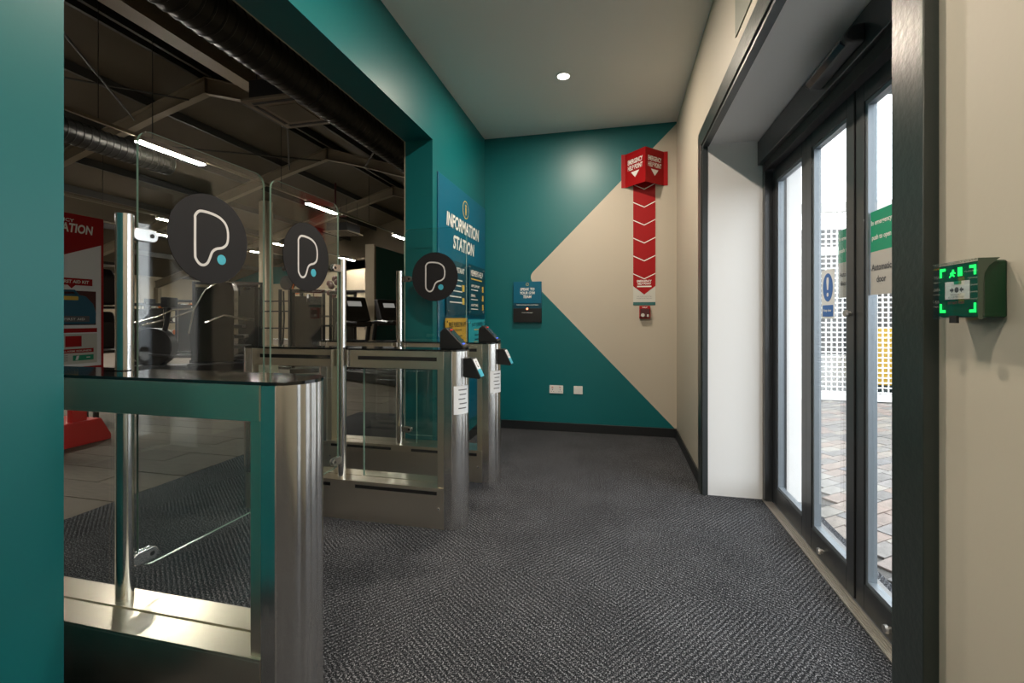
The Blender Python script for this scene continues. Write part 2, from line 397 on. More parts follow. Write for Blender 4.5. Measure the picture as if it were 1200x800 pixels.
leafB = door_leaf(2, 2.195, 2.695, .970, 'glass sliding door leaf with the blue keep clear sticker and silver lock knob')
leafC = door_leaf(3, 1.665, 2.185, .972, 'glass sliding door leaf with the green and grey automatic door sign')
leafD = door_leaf(4, 1.145, 1.655, .977, 'glass sliding door leaf nearest the camera, behind the dark door trim')
for lf, y, z in ((leafB, 2.229, 1.218), (leafB, 2.50, .062), (leafC, 1.93, .062)):
    M().tube([(.973, y, z), (.962, y, z), (.958, y, z), (.948, y, z)], [.010, .010, .016, .014], 18).build('lock_knob', KNOB, lf, smooth=True)
UL = (0, -1, 0); VZ = (0, 0, 1); NX = (-1, 0, 0)   # a sign read by someone facing +X
def sticker(parent, y_left, z0, w, h, x, mt, name='sticker'):
    o = M().box(x - .0012, x, y_left - w, y_left, z0, z0 + h).build(name, mt, parent); return o
# sign on leaf C
px = .9875
t = thing('automatic_door_sign', 'green over grey automatic door sticker with white lettering, beside the near dark trim', 'sign', (px, 1.94, 1.46))
sticker(t, 2.100, 1.460, .155, .160, px, GRNS, 'green_field'); sticker(t, 2.100, 1.29, .155, .17, px, STG, 'grey_field')
for body, mt_, z, h_, w_ in (('In emergency', TXW, 1.558, .026, .140), ('push to open', TXW, 1.500, .026, .130), ('Automatic', INK, 1.385, .026, .135), ('door', INK, 1.338, .026, .065)):
    text('lettering', body, mt_, t, (px - .0012, 2.0225, z), UL, VZ, h_, w_, bold=.02)
# twin sign on the outer face of leaf B, half hidden by its stile
t = thing('automatic_door_sign', 'paler automatic door sticker seen through the middle door leaf, cut off by its black stile', 'sign', (1.03, 2.3, 1.45))
qx = .998
sticker(t, 2.400, 1.45, .140, .15, qx, GRNS, 'green_field'); sticker(t, 2.400, 1.29, .140, .16, qx, STG, 'grey_field')
for body, mt_, z, h_, w_ in (('In emerg', TXW, 1.545, .024, .09), ('push to', TXW, 1.490, .024, .085), ('Autom', INK, 1.385, .022, .08), ('door', INK, 1.345, .022, .06)):
    text('lettering', body, mt_, t, (qx - .0012, 2.345, z), UL, VZ, h_, w_, bold=.02)
t = thing('keep_clear_sign', 'white sticker with blue exclamation disc reading Keep clear on the middle door leaf', 'sign', (.985, 2.46, 1.31))
sticker(t, 2.545, 1.195, .135, .235, px - .001, PAPER, 'field')
O = (px - .0025, 2.4775, 1.345)
quad(UL, VZ, O, NX, [(.052 * math.cos(a * .2618), .068 * math.sin(a * .2618)) for a in range(24)], 0, .0008).build('blue_disc', BLUES, t)
quad(UL, VZ, O, NX, [(-.006, -.012), (.006, -.012), (.013, .03), (.009, .048), (-.009, .048), (-.013, .03)], .0008, .0014).build('exclamation_mark', PAPER, t)
quad(UL, VZ, (O[0], O[1], O[2] - .035), NX, circ(0, 0, .010, 14), .0008, .0014).build('exclamation_dot', PAPER, t)
quad(UL, VZ, (O[0], O[1], 1.205), NX, [(-.055, 0), (.055, 0), (.055, .055), (-.055, .055)], 0, .0008).build('blue_field', BLUES, t)
text('lettering', 'Keep clear', PAPER, t, (O[0] - .001, O[1], 1.225), UL, VZ, .016, .085, bold=.02)
# ------------------------------------------------------------------ outside
struct('ground', M().box(1.15, 30, -12, 30, -.10, -.012), PAVEF)
struct('threshold', M().box(.975, 1.16, RY0, RY1, -.02, .003), mat('grey_threshold', (.2, .2, .2), .5))
struct('wall_outside', M().box(1.15, 1.47, 4.30, 4.60, -.05, 3.4).box(1.15, 1.20, 3.45, 4.30, -.05, 3.4).box(1.15, 1.22, 4.60, 7.6, -.05, 3.4).box(1.15, 1.30, -8, 1.02, -.05, 3.4).box(1.15, 1.22, 1.02, 3.45, 2.6, 3.4), OUTW)
# block paving: the largest-looking setts singly, the rest joined
pav = thing('block_paving', 'grey and buff block paving laid diagonally outside the glass doors', 'paving', (1.2, 1.0, -.012))
bl, bw = .205, .102
ca, sa = math.cos(math.radians(38)), math.sin(math.radians(38))
brick_me = None; cand = []
for r_ in range(-60, 120):
    for c_ in range(-50, 80):
        lx = c_ * bl + (bl / 2 if r_ % 2 else 0); ly = r_ * bw
        x = 1.4 + lx * ca - ly * sa; y = 2.0 + lx * sa + ly * ca
        if 1.20 < x < 6.0 and .6 < y < 7.35 and not (x < 1.62 and 4.15 < y < 4.75) and not (x < 1.33 and y > 3.3):
            # order by how large it shows: distance from the viewpoint
            if y / max(x, .1) > .9: cand.append((x * x + y * y, x, y))
cand.sort()
rest = M()
for k, (_, x, y) in enumerate(cand):
    dz = random.uniform(-.0015, .0015)
    if k < 290:
        if brick_me is None:
            b = M().box(-bl / 2 + .003, bl / 2 - .003, -bw / 2 + .003, bw / 2 - .003, 0, .012).build('paving_block', PAVE, pav, local=True, bevel=.0025); o = b; brick_me = b
        else:
            o = brick_me.copy(); COL.objects.link(o)
        o.parent = pav; o.location = (x - 1.2, y - 1.0, dz); o.rotation_euler = (0, 0, math.radians(38))
    else:
        u0, u1, v0, v1 = -bl / 2 + .003, bl / 2 - .003, -bw / 2 + .003, bw / 2 - .003
        rest.mat(random.randrange(4)).xy([(x + u * ca - v * sa, y + u * sa + v * ca) for u, v in ((u0, v0), (u1, v0), (u1, v1), (u0, v1))], -.012 + dz, .0 + dz)
pm = [mat('paving_tone_%s' % n, tuple(q_ * .95 for q_ in c), .4, vary=.25, vscale=30, bump=.3, bscale=60) for n, c in (('grey', (.15, .14, .14)), ('buff', (.27, .24, .21)), ('rose', (.24, .18, .16)), ('stone', (.20, .185, .175)))]
rest.build('distant_paving_blocks', pm, pav, kind='stuff')
# white mesh screen of the store opposite
MY = 7.55
t = thing('mesh_screen', 'white square mesh screen wall of the store opposite the doors', 'screen', (3.5, MY, 0))
m = M(); p = .072; x = 1.25
while x < 4.9: m.box(x - .009, x + .009, MY, MY + .014, .1, 2.74); x += p
m.build('vertical_wires', MESHW, t, kind='stuff')
m = M(); z = .12
while z < 2.72: m.box(1.25, 4.9, MY - .012, MY + .002, z - .009, z + .009); z += p
m.build('horizontal_wires', MESHW, t, kind='stuff')
M().box(1.23, 4.95, MY - .03, MY + .03, 2.74, 2.88).build('top_rail', STG, t)
M().box(1.23, 4.95, MY - .05, MY + .03, 0, .10).build('bottom_rail', MESHW, t)
M().box(1.23, 4.95, MY - .04, MY - .012, 2.11, 2.23).build('middle_rail', MESHW, t)
for x in (1.9, 3.32, 4.92): M().box(x - .03, x + .03, MY - .045, MY + .01, .10, 2.74).build('post', MESHW, t)
M().box(2.52, 2.56, MY - .03, MY - .012, .10, 2.11).build('post', MESHW, t)
struct('wall_store', M().box(1.23, 5.05, MY + 1.2, MY + 1.3, 0, 2.7).box(4.95, 5.05, MY + .05, MY + 1.2, 0, 2.7).box(1.15, 1.23, MY, MY + 1.3, 0, 2.9), SHADEB)
struct('wall_store_base', M().box(1.23, 4.95, MY + .5, MY + .6, 0, .62), OUTW)
t = thing('yellow_bin', 'yellow wheeled bin standing behind the white mesh screen', 'bin', (3.75, MY + .3, 0))
m = M(); m.xz([(3.50, .22), (4.10, .22), (4.14, .98), (3.46, .98)], MY + .08, MY + .46); m.build('body', BINY, t, bevel=.01)
M().box(3.44, 4.16, MY + .06, MY + .48, .98, 1.04).build('lid', BINY, t, bevel=.015)
M().cyl((3.62, MY + .12, .10), (3.62, MY + .2, .10), .10).build('wheel', BLKP, t, smooth=True)
M().cyl((3.98, MY + .12, .10), (3.98, MY + .2, .10), .10).build('wheel', BLKP, t, smooth=True)
M().box(3.55, 4.05, MY + .10, MY + .44, .15, .22).build('axle_frame', BLKP, t)
t = thing('pendant_bracket', 'dark iron wall bracket high outside, seen through the nearest visible door pane', 'bracket', (2.3, 4.2, 3.1))
M().box(1.22, 3.3, 4.18, 4.22, 2.98, 3.05).build('arm', DARKAL, t)
M().xz([(2.5, 2.98), (3.25, 2.98), (3.1, 2.9), (2.65, 2.92)], 4.19, 4.21).build('scroll', DARKAL, t)
# parked car: the photograph shows it mirrored in the nearest glass wing
t = thing('car', 'silver hatchback parked outside, seen only mirrored in the nearest glass wing', 'car', (7.4, 9.2, 0))
body = [(5.45, .30), (5.40, .55), (5.50, .78), (6.35, .95), (6.95, 1.40), (7.4, 1.47), (8.5, 1.45), (9.15, 1.05), (9.35, .95), (9.38, .40), (9.30, .28)]
SILVCAR = mat('silver_car_paint', (.42, .44, .46), .25, metal=.6, coat=.5)
M().xz([(5.45, .30), (9.30, .28), (9.38, .40), (9.35, .98), (6.35, .95), (5.50, .78), (5.40, .55)], 8.35, 10.05).build('body', SILVCAR, t, bevel=.06)
M().xz([(6.30, .94), (9.25, .97), (8.5, 1.45), (7.4, 1.47), (6.95, 1.42)], 8.47, 9.93).build('cabin', SILVCAR, t, bevel=.05)
M().xz([(6.62, 1.0), (7.65, 1.0), (7.65, 1.38), (7.05, 1.36)], 8.455, 9.945).build('side_window', BLK, t)
M().xz([(7.73, 1.0), (8.85, 1.02), (8.45, 1.36), (7.73, 1.38)], 8.455, 9.945).build('side_window', BLK, t)
M().add([(6.38, 8.58, .985), (6.38, 9.82, .985), (6.90, 9.82, 1.39), (6.90, 8.58, 1.39)], [(0, 3, 2, 1)]).build('windscreen', BLK, t)
for x in (6.15, 8.65):
    for y in (8.36, 9.90):
        w_ = M().cyl((x, y, .31), (x, y + .15, .31), .31, 24).build('wheel', GASKET, t, smooth=True)
        M().cyl((x, y - .01, .31), (x, y + .16, .31), .19, 18).build('rim', KNOB, w_, smooth=True)
for y in (8.45, 9.65): M().box(5.42, 5.60, y, y + .28, .58, .72).build('headlamp', CLEARP, t)
M().box(5.36, 5.44, 8.9, 9.5, .36, .50).build('grille', GASKET, t)
# ------------------------------------------------------------------ turnstile gates
D = .19
def endprof(sx, off=0, n=28, groove=True):
    """D-shaped column outline, x outward, local; sx=+1 right end"""
    pts = []
    cx, r = .660, .095
    for k in range(n + 1):
        a = -90 + 180 * k / n; rr = r + off
        if groove and (abs(a - 8) < 4 or abs(a + 12) < 4 or abs(a + 30) < 4): rr -= .004
        t = math.radians(a); pts.append((cx + rr * math.cos(t), D / 2 + rr * math.sin(t)))
    return pts
def make_gate(name, label, y, pole_side, wing, readers, papers, gx=-1.6):
    """pole_side 'front' (towards camera) or 'back'; wing: direction vector of the glass from its pole"""
    g = thing('turnstile_gate', label, 'turnstile', (gx, y, 0), group='steel entrance gates')
    bl_ = lambda m, nm, mt, **k: m.build(nm, mt, g, local=True, **k)
    # plinth with a groove along its top
    bl_(M().box(-.687, .64, 0, D, 0, .224), 'plinth', STEELH, bevel=.0015)
    bl_(M().box(-.64, .64, 0, D / 2 - .004, .224, .232), 'plinth_top', STEELH, bevel=.001)
    bl_(M().box(-.64, .64, D / 2 + .004, D, .224, .232), 'plinth_top', STEELH, bevel=.001)
    for a, b in ((.083, .60), (-.60, -.083)):
        for yy, s in (((0, -1),) if readers else ()) + ((D, 1),):
            bl_(M().box(a, b, min(yy - .001 * 0, yy + s * .0012), max(yy, yy + s * .0012), .192, .212), 'ventilation_slot', SLOT)
            bl_(M().box(a + .02, b + .0, min(yy, yy + s * .0012), max(yy, yy + s * .0012), .952, .974), 'rail_slot', SLOT)
    for sx in (1, -1):
        for yy, s in ((0, -1), (D, 1)):
            bl_(M().cyl((sx * .61, yy, .115), (sx * .61, yy + s * .003, .115), .006, 12), 'screw', CLAMPM, smooth=True)
    # end columns
    for sx in (1, -1):
        pf = [(sx * px_, py_) for px_, py_ in endprof(sx)]
        pf = [(sx * .690, 0)] + pf[1:-1] + [(sx * .690, D)]
        pf = [(p_[0], p_[1]) for p_ in pf]
        if sx < 0: pf = list(reversed(pf))
        bl_(M().xy(pf, .0, 1.008), 'end_column', STEELV, smooth=True)
        bl_(M().box(min(sx * .641, sx * .688), max(sx * .641, sx * .688), .002, D - .002, 0, 1.008), 'column_plate', STEELV, bevel=.0015)
        bl_(M().box(min(sx * .60, sx * .64), max(sx * .60, sx * .64), .01, D - .01, .232, .905), 'inner_jamb', STEELH, bevel=.001)
    # top rails: one layer runs through, the other leaves a gap for the pole
    def rail(a, b, y0, y1, nm='top_rail'):
        m = M(); bl_(m.box(a, b, y0, y1, .905, 1.008), nm, STEELH, bevel=.0015)
    back = pole_side == 'back'
    py = D - .05 if back else .05
    if back: rail(-.64, .64, 0, D / 2 - .001)
    else: rail(-.64, .64, D / 2 + .001, D)
    y0, y1 = (D / 2, D) if back else (0, D / 2)
    rail(-.64, -.075, y0, y1); rail(.05, .64, y0, y1)
    bl_(M().cyl((.05, (y0 + y1) / 2, .905), (.05, (y0 + y1) / 2, 1.008), (y1 - y0) / 2 - .003, 20), 'rail_end', STEELV, smooth=True)
    # glossy black top, with a notch for the pole
    def cap_out(sx):
        q = [(sx * a, b) for a, b in endprof(sx, .001, groove=False)]; return q
    rp = cap_out(1); lp = list(reversed(cap_out(-1)))
    if back: outl = rp + [(.02, D + .001), (.02, D / 2), (-.075, D / 2), (-.075, D + .001)] + lp
    else: outl = rp + lp + [(-.075, -.001), (-.075, D / 2), (.02, D / 2), (.02, -.001)]
    lp2 = list(reversed([(-a, b) for a, b in endprof(-1, .001, groove=False)]))
    outl = rp + ([(.02, D + .001), (.02, D / 2 + .002), (-.075, D / 2 + .002), (-.075, D + .001)] if back else []) + lp2 + ([] if back else [(-.075, -.001), (-.075, D / 2 - .002), (.02, D / 2 - .002), (.02, -.001)])
    bl_(M().xy(outl, 1.0085, 1.018), 'top_plate', BLK)
    # infill glass
    for a, b in (((-.598, -.085), (.085, .598)) if readers else ((-.598, .598),)):
        bl_(M().xz([(a, .226), (b, .226), (b, .904), (a, .904)], D / 2 - .003, D / 2 + .003), 'infill_pane', [GLASS])
        e = .085 if a > 0 else -.085
        if readers: bl_(M().box(e - .003, e + .003, D / 2 - .0035, D / 2 + .0035, .235, .904), 'pane_edge', GEDGE)
    # pole
    px_ = -.037
    bl_(M().cyl((px_, py, .2325), (px_, py, 1.555), .026, 28), 'pole', STEELP, smooth=True)
    bl_(M().cyl((px_, py, 1.555), (px_, py, 1.558), .0265, 28), 'pole_cap', CLAMPM, smooth=True)
    # wing
    dx, dy, L = wing
    U = Vector((dx, dy, 0)); O = Vector((px_, py, 0)) + U * .042; R = (U * (1 if dy > 0 else -1)) if abs(dy) > .5 else U.copy(); N = R.cross(Vector((0, 0, 1)))
    pts = rrect(0, L, .305, 1.875, .05, 6)
    w = quad(U, (0, 0, 1), O, N, pts, -.005, .005)
    nf = len(w.f); w.m = [0, 0] + [1] * (nf - 2)
    if True: wing_o = w.build('glass_wing', [GLASS, GEDGE], g, local=True, label='frameless clear glass wing with rounded corners')
    for z in (1.495, .345):
        c = quad(U, (0, 0, 1), O - U * .024, N, rrect(0, .088, z - .022, z + .022, .0215, 6), .0055, .013)
        c.prism(rrect(0, .088, z - .022, z + .022, .0215, 6), -.013, -.0055, lambda u, v, a: tuple(O - U * .024 + U * u + Vector((0, 0, v)) + N * a))
        c.build('clamp', CLAMPM, wing_o, local=True, bevel=.0015)
        quad(U, (0, 0, 1), O + U * .042 + Vector((0, 0, z)), N, circ(0, 0, .008, 14), .013, .0145).build('clamp_screw', BLKP, wing_o, local=True)
    # logo disc: x runs to the viewer's right
    C = O + U * (.285 if abs(dy) > .5 else .250) + Vector((0, 0, 1.525 if abs(dy) > .5 else 1.508)); rd = .184
    quad(R, (0, 0, 1), C, N, circ(0, 0, rd, 64), .0052, .0075).build('logo_disc', DISC, wing_o, local=True, label='dark grey round vinyl disc with the outlined logo')
    lp_ = [(-.39, .34), (-.385, .46), (-.30, .565), (-.16, .59), (.05, .575), (.22, .53), (.36, .43), (.43, .28), (.44, .08), (.40, -.06), (.29, -.15), (.13, -.20), (.03, -.28), (-.03, -.42), (-.09, -.54), (-.18, -.60), (-.28, -.585), (-.365, -.49), (-.39, -.36)]
    # smooth closed outline drawn as a ribbon
    def cr(p, n=6):
        q = []
        for i in range(len(p)):
            a, b, c, d = [Vector(p[(i + k - 1) % len(p)]) for k in range(4)]
            for j in range(n):
                s = j / n; q.append(.5 * ((2 * b) + (c - a) * s + (2 * a - 5 * b + 4 * c - d) * s * s + (3 * b - a - 3 * c + d) * s ** 3))
        return q
    q = cr(lp_); n = len(q); hw = .029; inn, out = [], []
    for i in range(n):
        tt = (q[(i + 1) % n] - q[i - 1]).normalized(); nn = Vector((tt.y, -tt.x)); inn.append((q[i] + nn * hw) * rd); out.append((q[i] - nn * hw) * rd)
    lm = M(); vs = [tuple(C + R * v.x + Vector((0, 0, v.y)) + N * .0082) for v in inn + out]
    lm.add(vs, [(i, (i + 1) % n, n + (i + 1) % n, n + i) for i in range(n)])
    lm.build('logo_outline', SILV, wing_o, local=True)
    quad(R, (0, 0, 1), C + R * (.27 * rd) - Vector((0, 0, .43 * rd)), N, circ(0, 0, .115 * rd, 24), .0076, .0083).build('logo_dot', AQUA, wing_o, local=True)
    if readers:
        rd_ = M().xz([(.598, 1.0185), (.745, 1.0185), (.748, 1.032), (.640, 1.140), (.628, 1.142), (.600, 1.118)], .045, .135).build('card_reader', BLKP, g, local=True, bevel=.004, label='black wedge card reader on top of the column')
        M().add([(.742, .055, 1.0395), (.742, .125, 1.0395), (.645, .125, 1.1365), (.645, .055, 1.1365)], [(0, 1, 2, 3)]).build('reader_screen', BLK, rd_, local=True)
        M().box(.728, .738, .060, .09, 1.047, 1.053).build('status_light', mat('blue_led', (.08, .15, .8), .4, emit=.8), rd_, local=True)
        M().box(.650, .662, .075, .10, 1.126, 1.132).build('status_light', mat('red_led', (.6, .05, .03), .4, emit=.3), rd_, local=True)
        sr = M().xz([(.750, .860), (.838, .853), (.846, .862), (.796, .966), (.788, .972), (.750, .968)], .040, .115).build('code_scanner', BLKP, g, local=True, bevel=.003, label='black side scanner with a pale label')
        v0, v1 = Vector((.8475, 0, .862)), Vector((.798, 0, .965)); dn = Vector((.9, 0, .43)) * .0015
        def on(a, y_): p_ = v0 + (v1 - v0) * a + dn; return (p_.x, y_, p_.z)
        M().add([on(.02, .045), on(.02, .110), on(.42, .110), on(.42, .045)], [(0, 1, 2, 3)]).build('blue_label', AQUA, sr, local=True)
        M().add([on(.42, .045), on(.42, .110), on(.98, .110), on(.98, .045)], [(0, 1, 2, 3)]).build('white_label', PAPER, sr, local=True)
        dn = Vector((.9, 0, .43)) * .0022
        M().add([on(.52, .068), on(.52, .088), on(.86, .088), on(.86, .068)], [(0, 1, 2, 3)]).build('phone_symbol', INK, sr, local=True)
        dn = Vector((.9, 0, .43)) * .003
        M().add([on(.58, .072), on(.58, .084), on(.82, .084), on(.82, .072)], [(0, 1, 2, 3)]).build('phone_symbol_window', PAPER, sr, local=True)
    if papers:
        # notice taped round the column's curve
        cx, r = .660, .097; m = M(); k0, k1, n = -66, -4, 10; vs = []
        for k in range(n + 1):
            a = math.radians(k0 + (k1 - k0) * k / n)
            for z in (.652, .812): vs.append((cx + r * math.cos(a), D / 2 + r * math.sin(a), z))
        m.add(vs, [(2 * k, 2 * k + 2, 2 * k + 3, 2 * k + 1) for k in range(n)])
        pp = m.build('paper_notice', PAPER, g, local=True, smooth=True)
        for i in range(5):
            m = M(); z0 = .787 - i * .026; vs = []; k0, k1 = -50 + (i % 2) * 4, -14 - (i % 3) * 4; r = .0976
            for k in range(n + 1):
                a = math.radians(k0 + (k1 - k0) * k / n)
                for z in (z0, z0 + .006): vs.append((cx + r * math.cos(a), D / 2 + r * math.sin(a), z))
            m.add(vs, [(2 * k, 2 * k + 2, 2 * k + 3, 2 * k + 1) for k in range(n)])
            m.build('print_line', INK, pp, local=True)
    return g
g1 = make_gate('g1', 'nearest stainless steel gate frame, cut by the left edge, without any card reader', 1.09, 'back', (.0314, .9995, .572), False, False, -1.626)
g2 = make_gate('g2', 'middle stainless steel gate of the three, with wedge card reader and paper notice', 2.415, 'front', (0, -1, .545), True, True)
g3 = make_gate('g3', 'farthest stainless steel gate, standing against the teal wall under the information board', 3.165, 'front', (1, 0, .50), True, True)
# ------------------------------------------------------------------ information board on the left wall
UP = (0, 1, 0); NP = (1, 0, 0)       # read by someone facing -X
bx = XL + .012
t = thing('information_board', 'tall bright blue board reading INFORMATION STATION on the left teal wall', 'sign board', (XL, 4.1, .2))
M().box(XL + .001, bx, 3.45, 4.785, .20, 2.385).build('panel', BOARD, t, bevel=.002)
text('lettering', 'INFORMATION', TXW, t, (bx, 4.09, 1.985), UP, VZ, .125, .92, bold=.03, shear=.12)
text('lettering', 'STATION', TXW, t, (bx, 4.09, 1.81), UP, VZ, .125, .60, bold=.03, shear=.12)
m = quad(UP, VZ, (bx, 4.13, 2.225), NP, circ(0, 0, .085, 32), 0, .0009); m.build('emblem_ring', TXY, t)
quad(UP, VZ, (bx, 4.13, 2.225), NP, circ(0, 0, .077, 32), .001, .0016).build('emblem_field', BOARD, t)
text('lettering', 'i', TXY, t, (bx + .001, 4.13, 2.175), UP, VZ, .10, .03, bold=.03)
def acrylic(y0, y1, z0, z1, mt, label, nm='poster_panel'):
    p = thing(nm, label, 'poster', (bx + .01, (y0 + y1) / 2, z0))
    M().box(bx + .014, bx + .018, y0, y1, z0, z1).build('sheet', mt, p)
    for yy in (y0 + .03, y1 - .03):
        for zz in (z0 + .03, z1 - .03): M().cyl((bx + .002, yy, zz), (bx + .024, yy, zz), .008, 12).build('standoff', CLAMPM, p, smooth=True)
    return p
tx = bx + .018
p = acrylic(3.59, 4.10, 1.225, 1.70, BOARD2, 'dark blue notice panel behind the logo disc on the information board')
text('lettering', 'IMPORTANT', TXW, p, (tx, 3.86, 1.60), UP, VZ, .05, .36, bold=.02)
for i in range(5): M().box(tx, tx + .001, 3.66, 3.98 - .03 * (i % 2), 1.53 - i * .05, 1.54 - i * .05).build('print_line', TXW, p)
M().box(tx, tx + .001, 3.98, 4.04, 1.44, 1.50).build('icon', TXY, p); M().box(tx, tx + .001, 3.98, 4.04, 1.32, 1.38).build('icon', TXY, p)
p = acrylic(4.17, 4.71, 1.225, 1.72, BOARD2, 'dark blue panel headed MEMBERS HELP at the right of the information board')
text('lettering', 'MEMBERS HELP', TXW, p, (tx, 4.43, 1.61), UP, VZ, .06, .40, bold=.02)
M().box(tx, tx + .001, 4.24, 4.60, 1.575, 1.587).build('underline', TXY, p)
for i, s in enumerate(('APP SUPPORT', 'EMAIL', 'ANYTIME')):
    z = 1.50 - i * .095
    text('lettering', s, TXW, p, (tx, 4.24, z), UP, VZ, .026, (.28, .14, .22)[i], align='left', bold=.02)
    M().box(tx, tx + .001, 4.24, 4.46, z - .03, z - .022).build('print_line', TXW, p)
    M().box(tx, tx + .001, 4.61, 4.66, z - .035, z + .025).build('icon', TXY, p)
p = acrylic(3.56, 4.12, .90, 1.195, YEL, 'yellow poster reading FREE PUREGYM APP low on the information board')
text('lettering', 'FREE PUREGYM APP', BLKP, p, (tx, 3.86, 1.115), UP, VZ, .045, .44, bold=.02)
text('lettering', 'DOWNLOAD HERE', BLKP, p, (tx, 3.86, 1.08), UP, VZ, .018, .22, bold=.01)
for i in range(3): M().box(tx, tx + .001, 3.80 + .05 * i, 3.98 + .03 * i, 1.03 - i * .035, 1.038 - i * .035).build('print_line', BLKP, p)
p = acrylic(4.17, 4.71, .90, 1.18, AQP, 'pale aqua poster reading JUST JOINED beside the yellow poster')
text('lettering', 'JUST JOINED', BOARD2, p, (tx, 4.44, 1.105), UP, VZ, .045, .36, bold=.02)
M().box(tx, tx + .001, 4.34, 4.54, 1.075, 1.083).build('print_line', TXY, p)
for i in range(2): M().box(tx, tx + .001, 4.36, 4.52, 1.02 - i * .045, 1.032 - i * .045).build('print_line', BOARD2, p)
# ------------------------------------------------------------------ back wall signs
UX = (1, 0, 0); NYm = (0, -1, 0)
def bw_(name, mt, parent, x0, x1, z0, z1, d0, d1, **k): return M().box(x0, x1, YB - d1, YB - d0, z0, z1).build(name, mt, parent, **k)
t = thing('help_intercom', 'blue and black SPEAK TO YOUR GYM TEAM intercom panel on the teal back wall', 'intercom', (-.945, YB, 1.15))
bw_('blue_panel', BOARD, t, -1.095, -.79, 1.352, 1.585, 0, .035, bevel=.002)
bw_('navy_strip', BOARD2, t, -1.095, -.79, 1.300, 1.351, 0, .035)
bw_('black_panel', BLKP, t, -1.095, -.79, 1.150, 1.299, 0, .04, bevel=.002)
for s, z, w in (('SPEAK TO', 1.488, .155), ('YOUR GYM', 1.448, .165), ('TEAM', 1.408, .09)):
    text('lettering', s, TXW, t, (-.942, YB - .035, z), UX, VZ, .030, w, bold=.03, shear=.15)
quad(UX, VZ, (-.942, YB - .035, 1.555), NYm, circ(0, 0, .016, 20), 0, .001).build('emblem_ring', TXY, t)
quad(UX, VZ, (-.942, YB - .035, 1.555), NYm, circ(0, 0, .012, 20), .001, .0016).build('emblem_field', BOARD, t)
text('lettering', 'PRESS BUTTON FOR ASSISTANCE', TXW, t, (-.942, YB - .035, 1.33), UX, VZ, .010, .235, bold=.02)
M().cyl((-.942, YB - .038, 1.293), (-.942, YB - .046, 1.293), .010, 16).build('call_light', mat('orange_led', (1, .25, .12), .4, emit=3), t)
text('lettering', 'SCAN FOR HELP', TXW, t, (-.942, YB - .04, 1.248), UX, VZ, .008, .12, bold=.02)
t = thing('double_socket', 'white double mains socket low on the teal back wall', 'socket', (-.636, YB, .40))
bw_('face_plate', SOCK, t, -.708, -.562, .397, .482, 0, .010, bevel=.003)
for s in (-.675, -.595):
    bw_('switch', mat('socket_switch', (.65, .4, .36), .4), t, s - .008, s + .008, .455, .470, .010, .013)
    for a, b in ((-.003, .003),): bw_('pin_hole', SLOT, t, s + a, s + b, .432, .442, .010, .0105)
    bw_('pin_hole', SLOT, t, s - .015, s - .008, .415, .419, .010, .0105); bw_('pin_hole', SLOT, t, s + .008, s + .015, .415, .419, .010, .0105)
t = thing('single_socket', 'small white blank plate beside the double socket on the teal wall', 'socket', (-.406, YB, .40))
bw_('face_plate', SOCK, t, -.452, -.358, .397, .482, 0, .010, bevel=.003)
bw_('centre_module', SOCK, t, -.420, -.390, .425, .455, .010, .013)
# emergency help point
t = thing('emergency_sign', 'red V shaped projecting EMERGENCY HELP POINT sign high on the cream wall area', 'sign', (.26, YB, 2.53))
zA, zB = 2.528, 2.868; ap = (.262, YB - .20); wl, wr = (.075, YB - .004), (.449, YB - .004)
th = .004
def plate(p, q, d=.004):
    P = Vector((p[0], p[1], 0)); Q = Vector((q[0], q[1], 0)); n = (Q - P).normalized().cross(Vector((0, 0, 1)))
    b = n * d; return M().xy([tuple((P)[:2]), tuple((Q)[:2]), tuple((Q - b)[:2]), tuple((P - b)[:2])], zA, zB)
plate(wl, ap).build('left_face', RED, t); plate(ap, wr).build('right_face', RED, t)
M().box(.035, .075, YB - .006, YB - .001, zA, zB).build('left_flange', RED, t); M().box(.449, .489, YB - .006, YB - .001, zA, zB).build('right_flange', RED, t)
for p_, q_ in ((wl, ap), (ap, wr)):
    P = Vector((*p_, 0)); Q = Vector((*q_, 0)); U = (Q - P).normalized(); mid = (P + Q) / 2
    nn = U.cross(Vector((0, 0, 1)))
    text('lettering', 'EMERGENCY', TXW, t, (mid.x, mid.y, 2.745), U, VZ, .048, .20, bold=.03, shear=.1)
    text('lettering', 'HELP POINT', TXW, t, (mid.x, mid.y, 2.685), U, VZ, .048, .20, bold=.03, shear=.1)
    quad(U, (0, 0, 1), (mid.x, mid.y, 2.665), nn, [(-.055, 0), (0, -.062), (.055, 0)], .0004, .0012).build('arrow', TXW, t)
t = thing('arrow_strip', 'tall red strip of downward white chevrons under the projecting red sign', 'sign', (.262, YB, 1.326))
x0, x1, xc = .153, .370, .2615
M().xz([(x0, 1.52), (xc, 1.434), (x1, 1.52), (x1, 2.62), (x0, 2.62)], YB - .005, YB - .0005).build('red_field', RED, t)
M().xz([(x0, 1.357), (x1, 1.357), (x1, 1.52), (xc, 1.434), (x0, 1.52)], YB - .005, YB - .0005).build('grey_field', LGREY, t)
bw_('teal_band', TBAR, t, x0, x1, 1.326, 1.357, .0005, .005)
for k in range(6):
    z = 2.561 - k * .182
    M().xz([(x0, z), (x0, z - .009), (xc, z - .062), (x1, z - .009), (x1, z), (xc, z - .053)], YB - .0062, YB - .0051).build('chevron_line', TXW, t)
text('lettering', 'EMERGENCY', TXW, t, (xc, YB - .0052, 1.560), UX, VZ, .022, .145, bold=.03, shear=.1)
text('lettering', 'HELP POINT', TXW, t, (xc, YB - .0052, 1.534), UX, VZ, .020, .135, bold=.03, shear=.1)
bw_('white_bar', TXW, t, xc - .07, xc + .07, 1.510, 1.523, .0051, .0062)
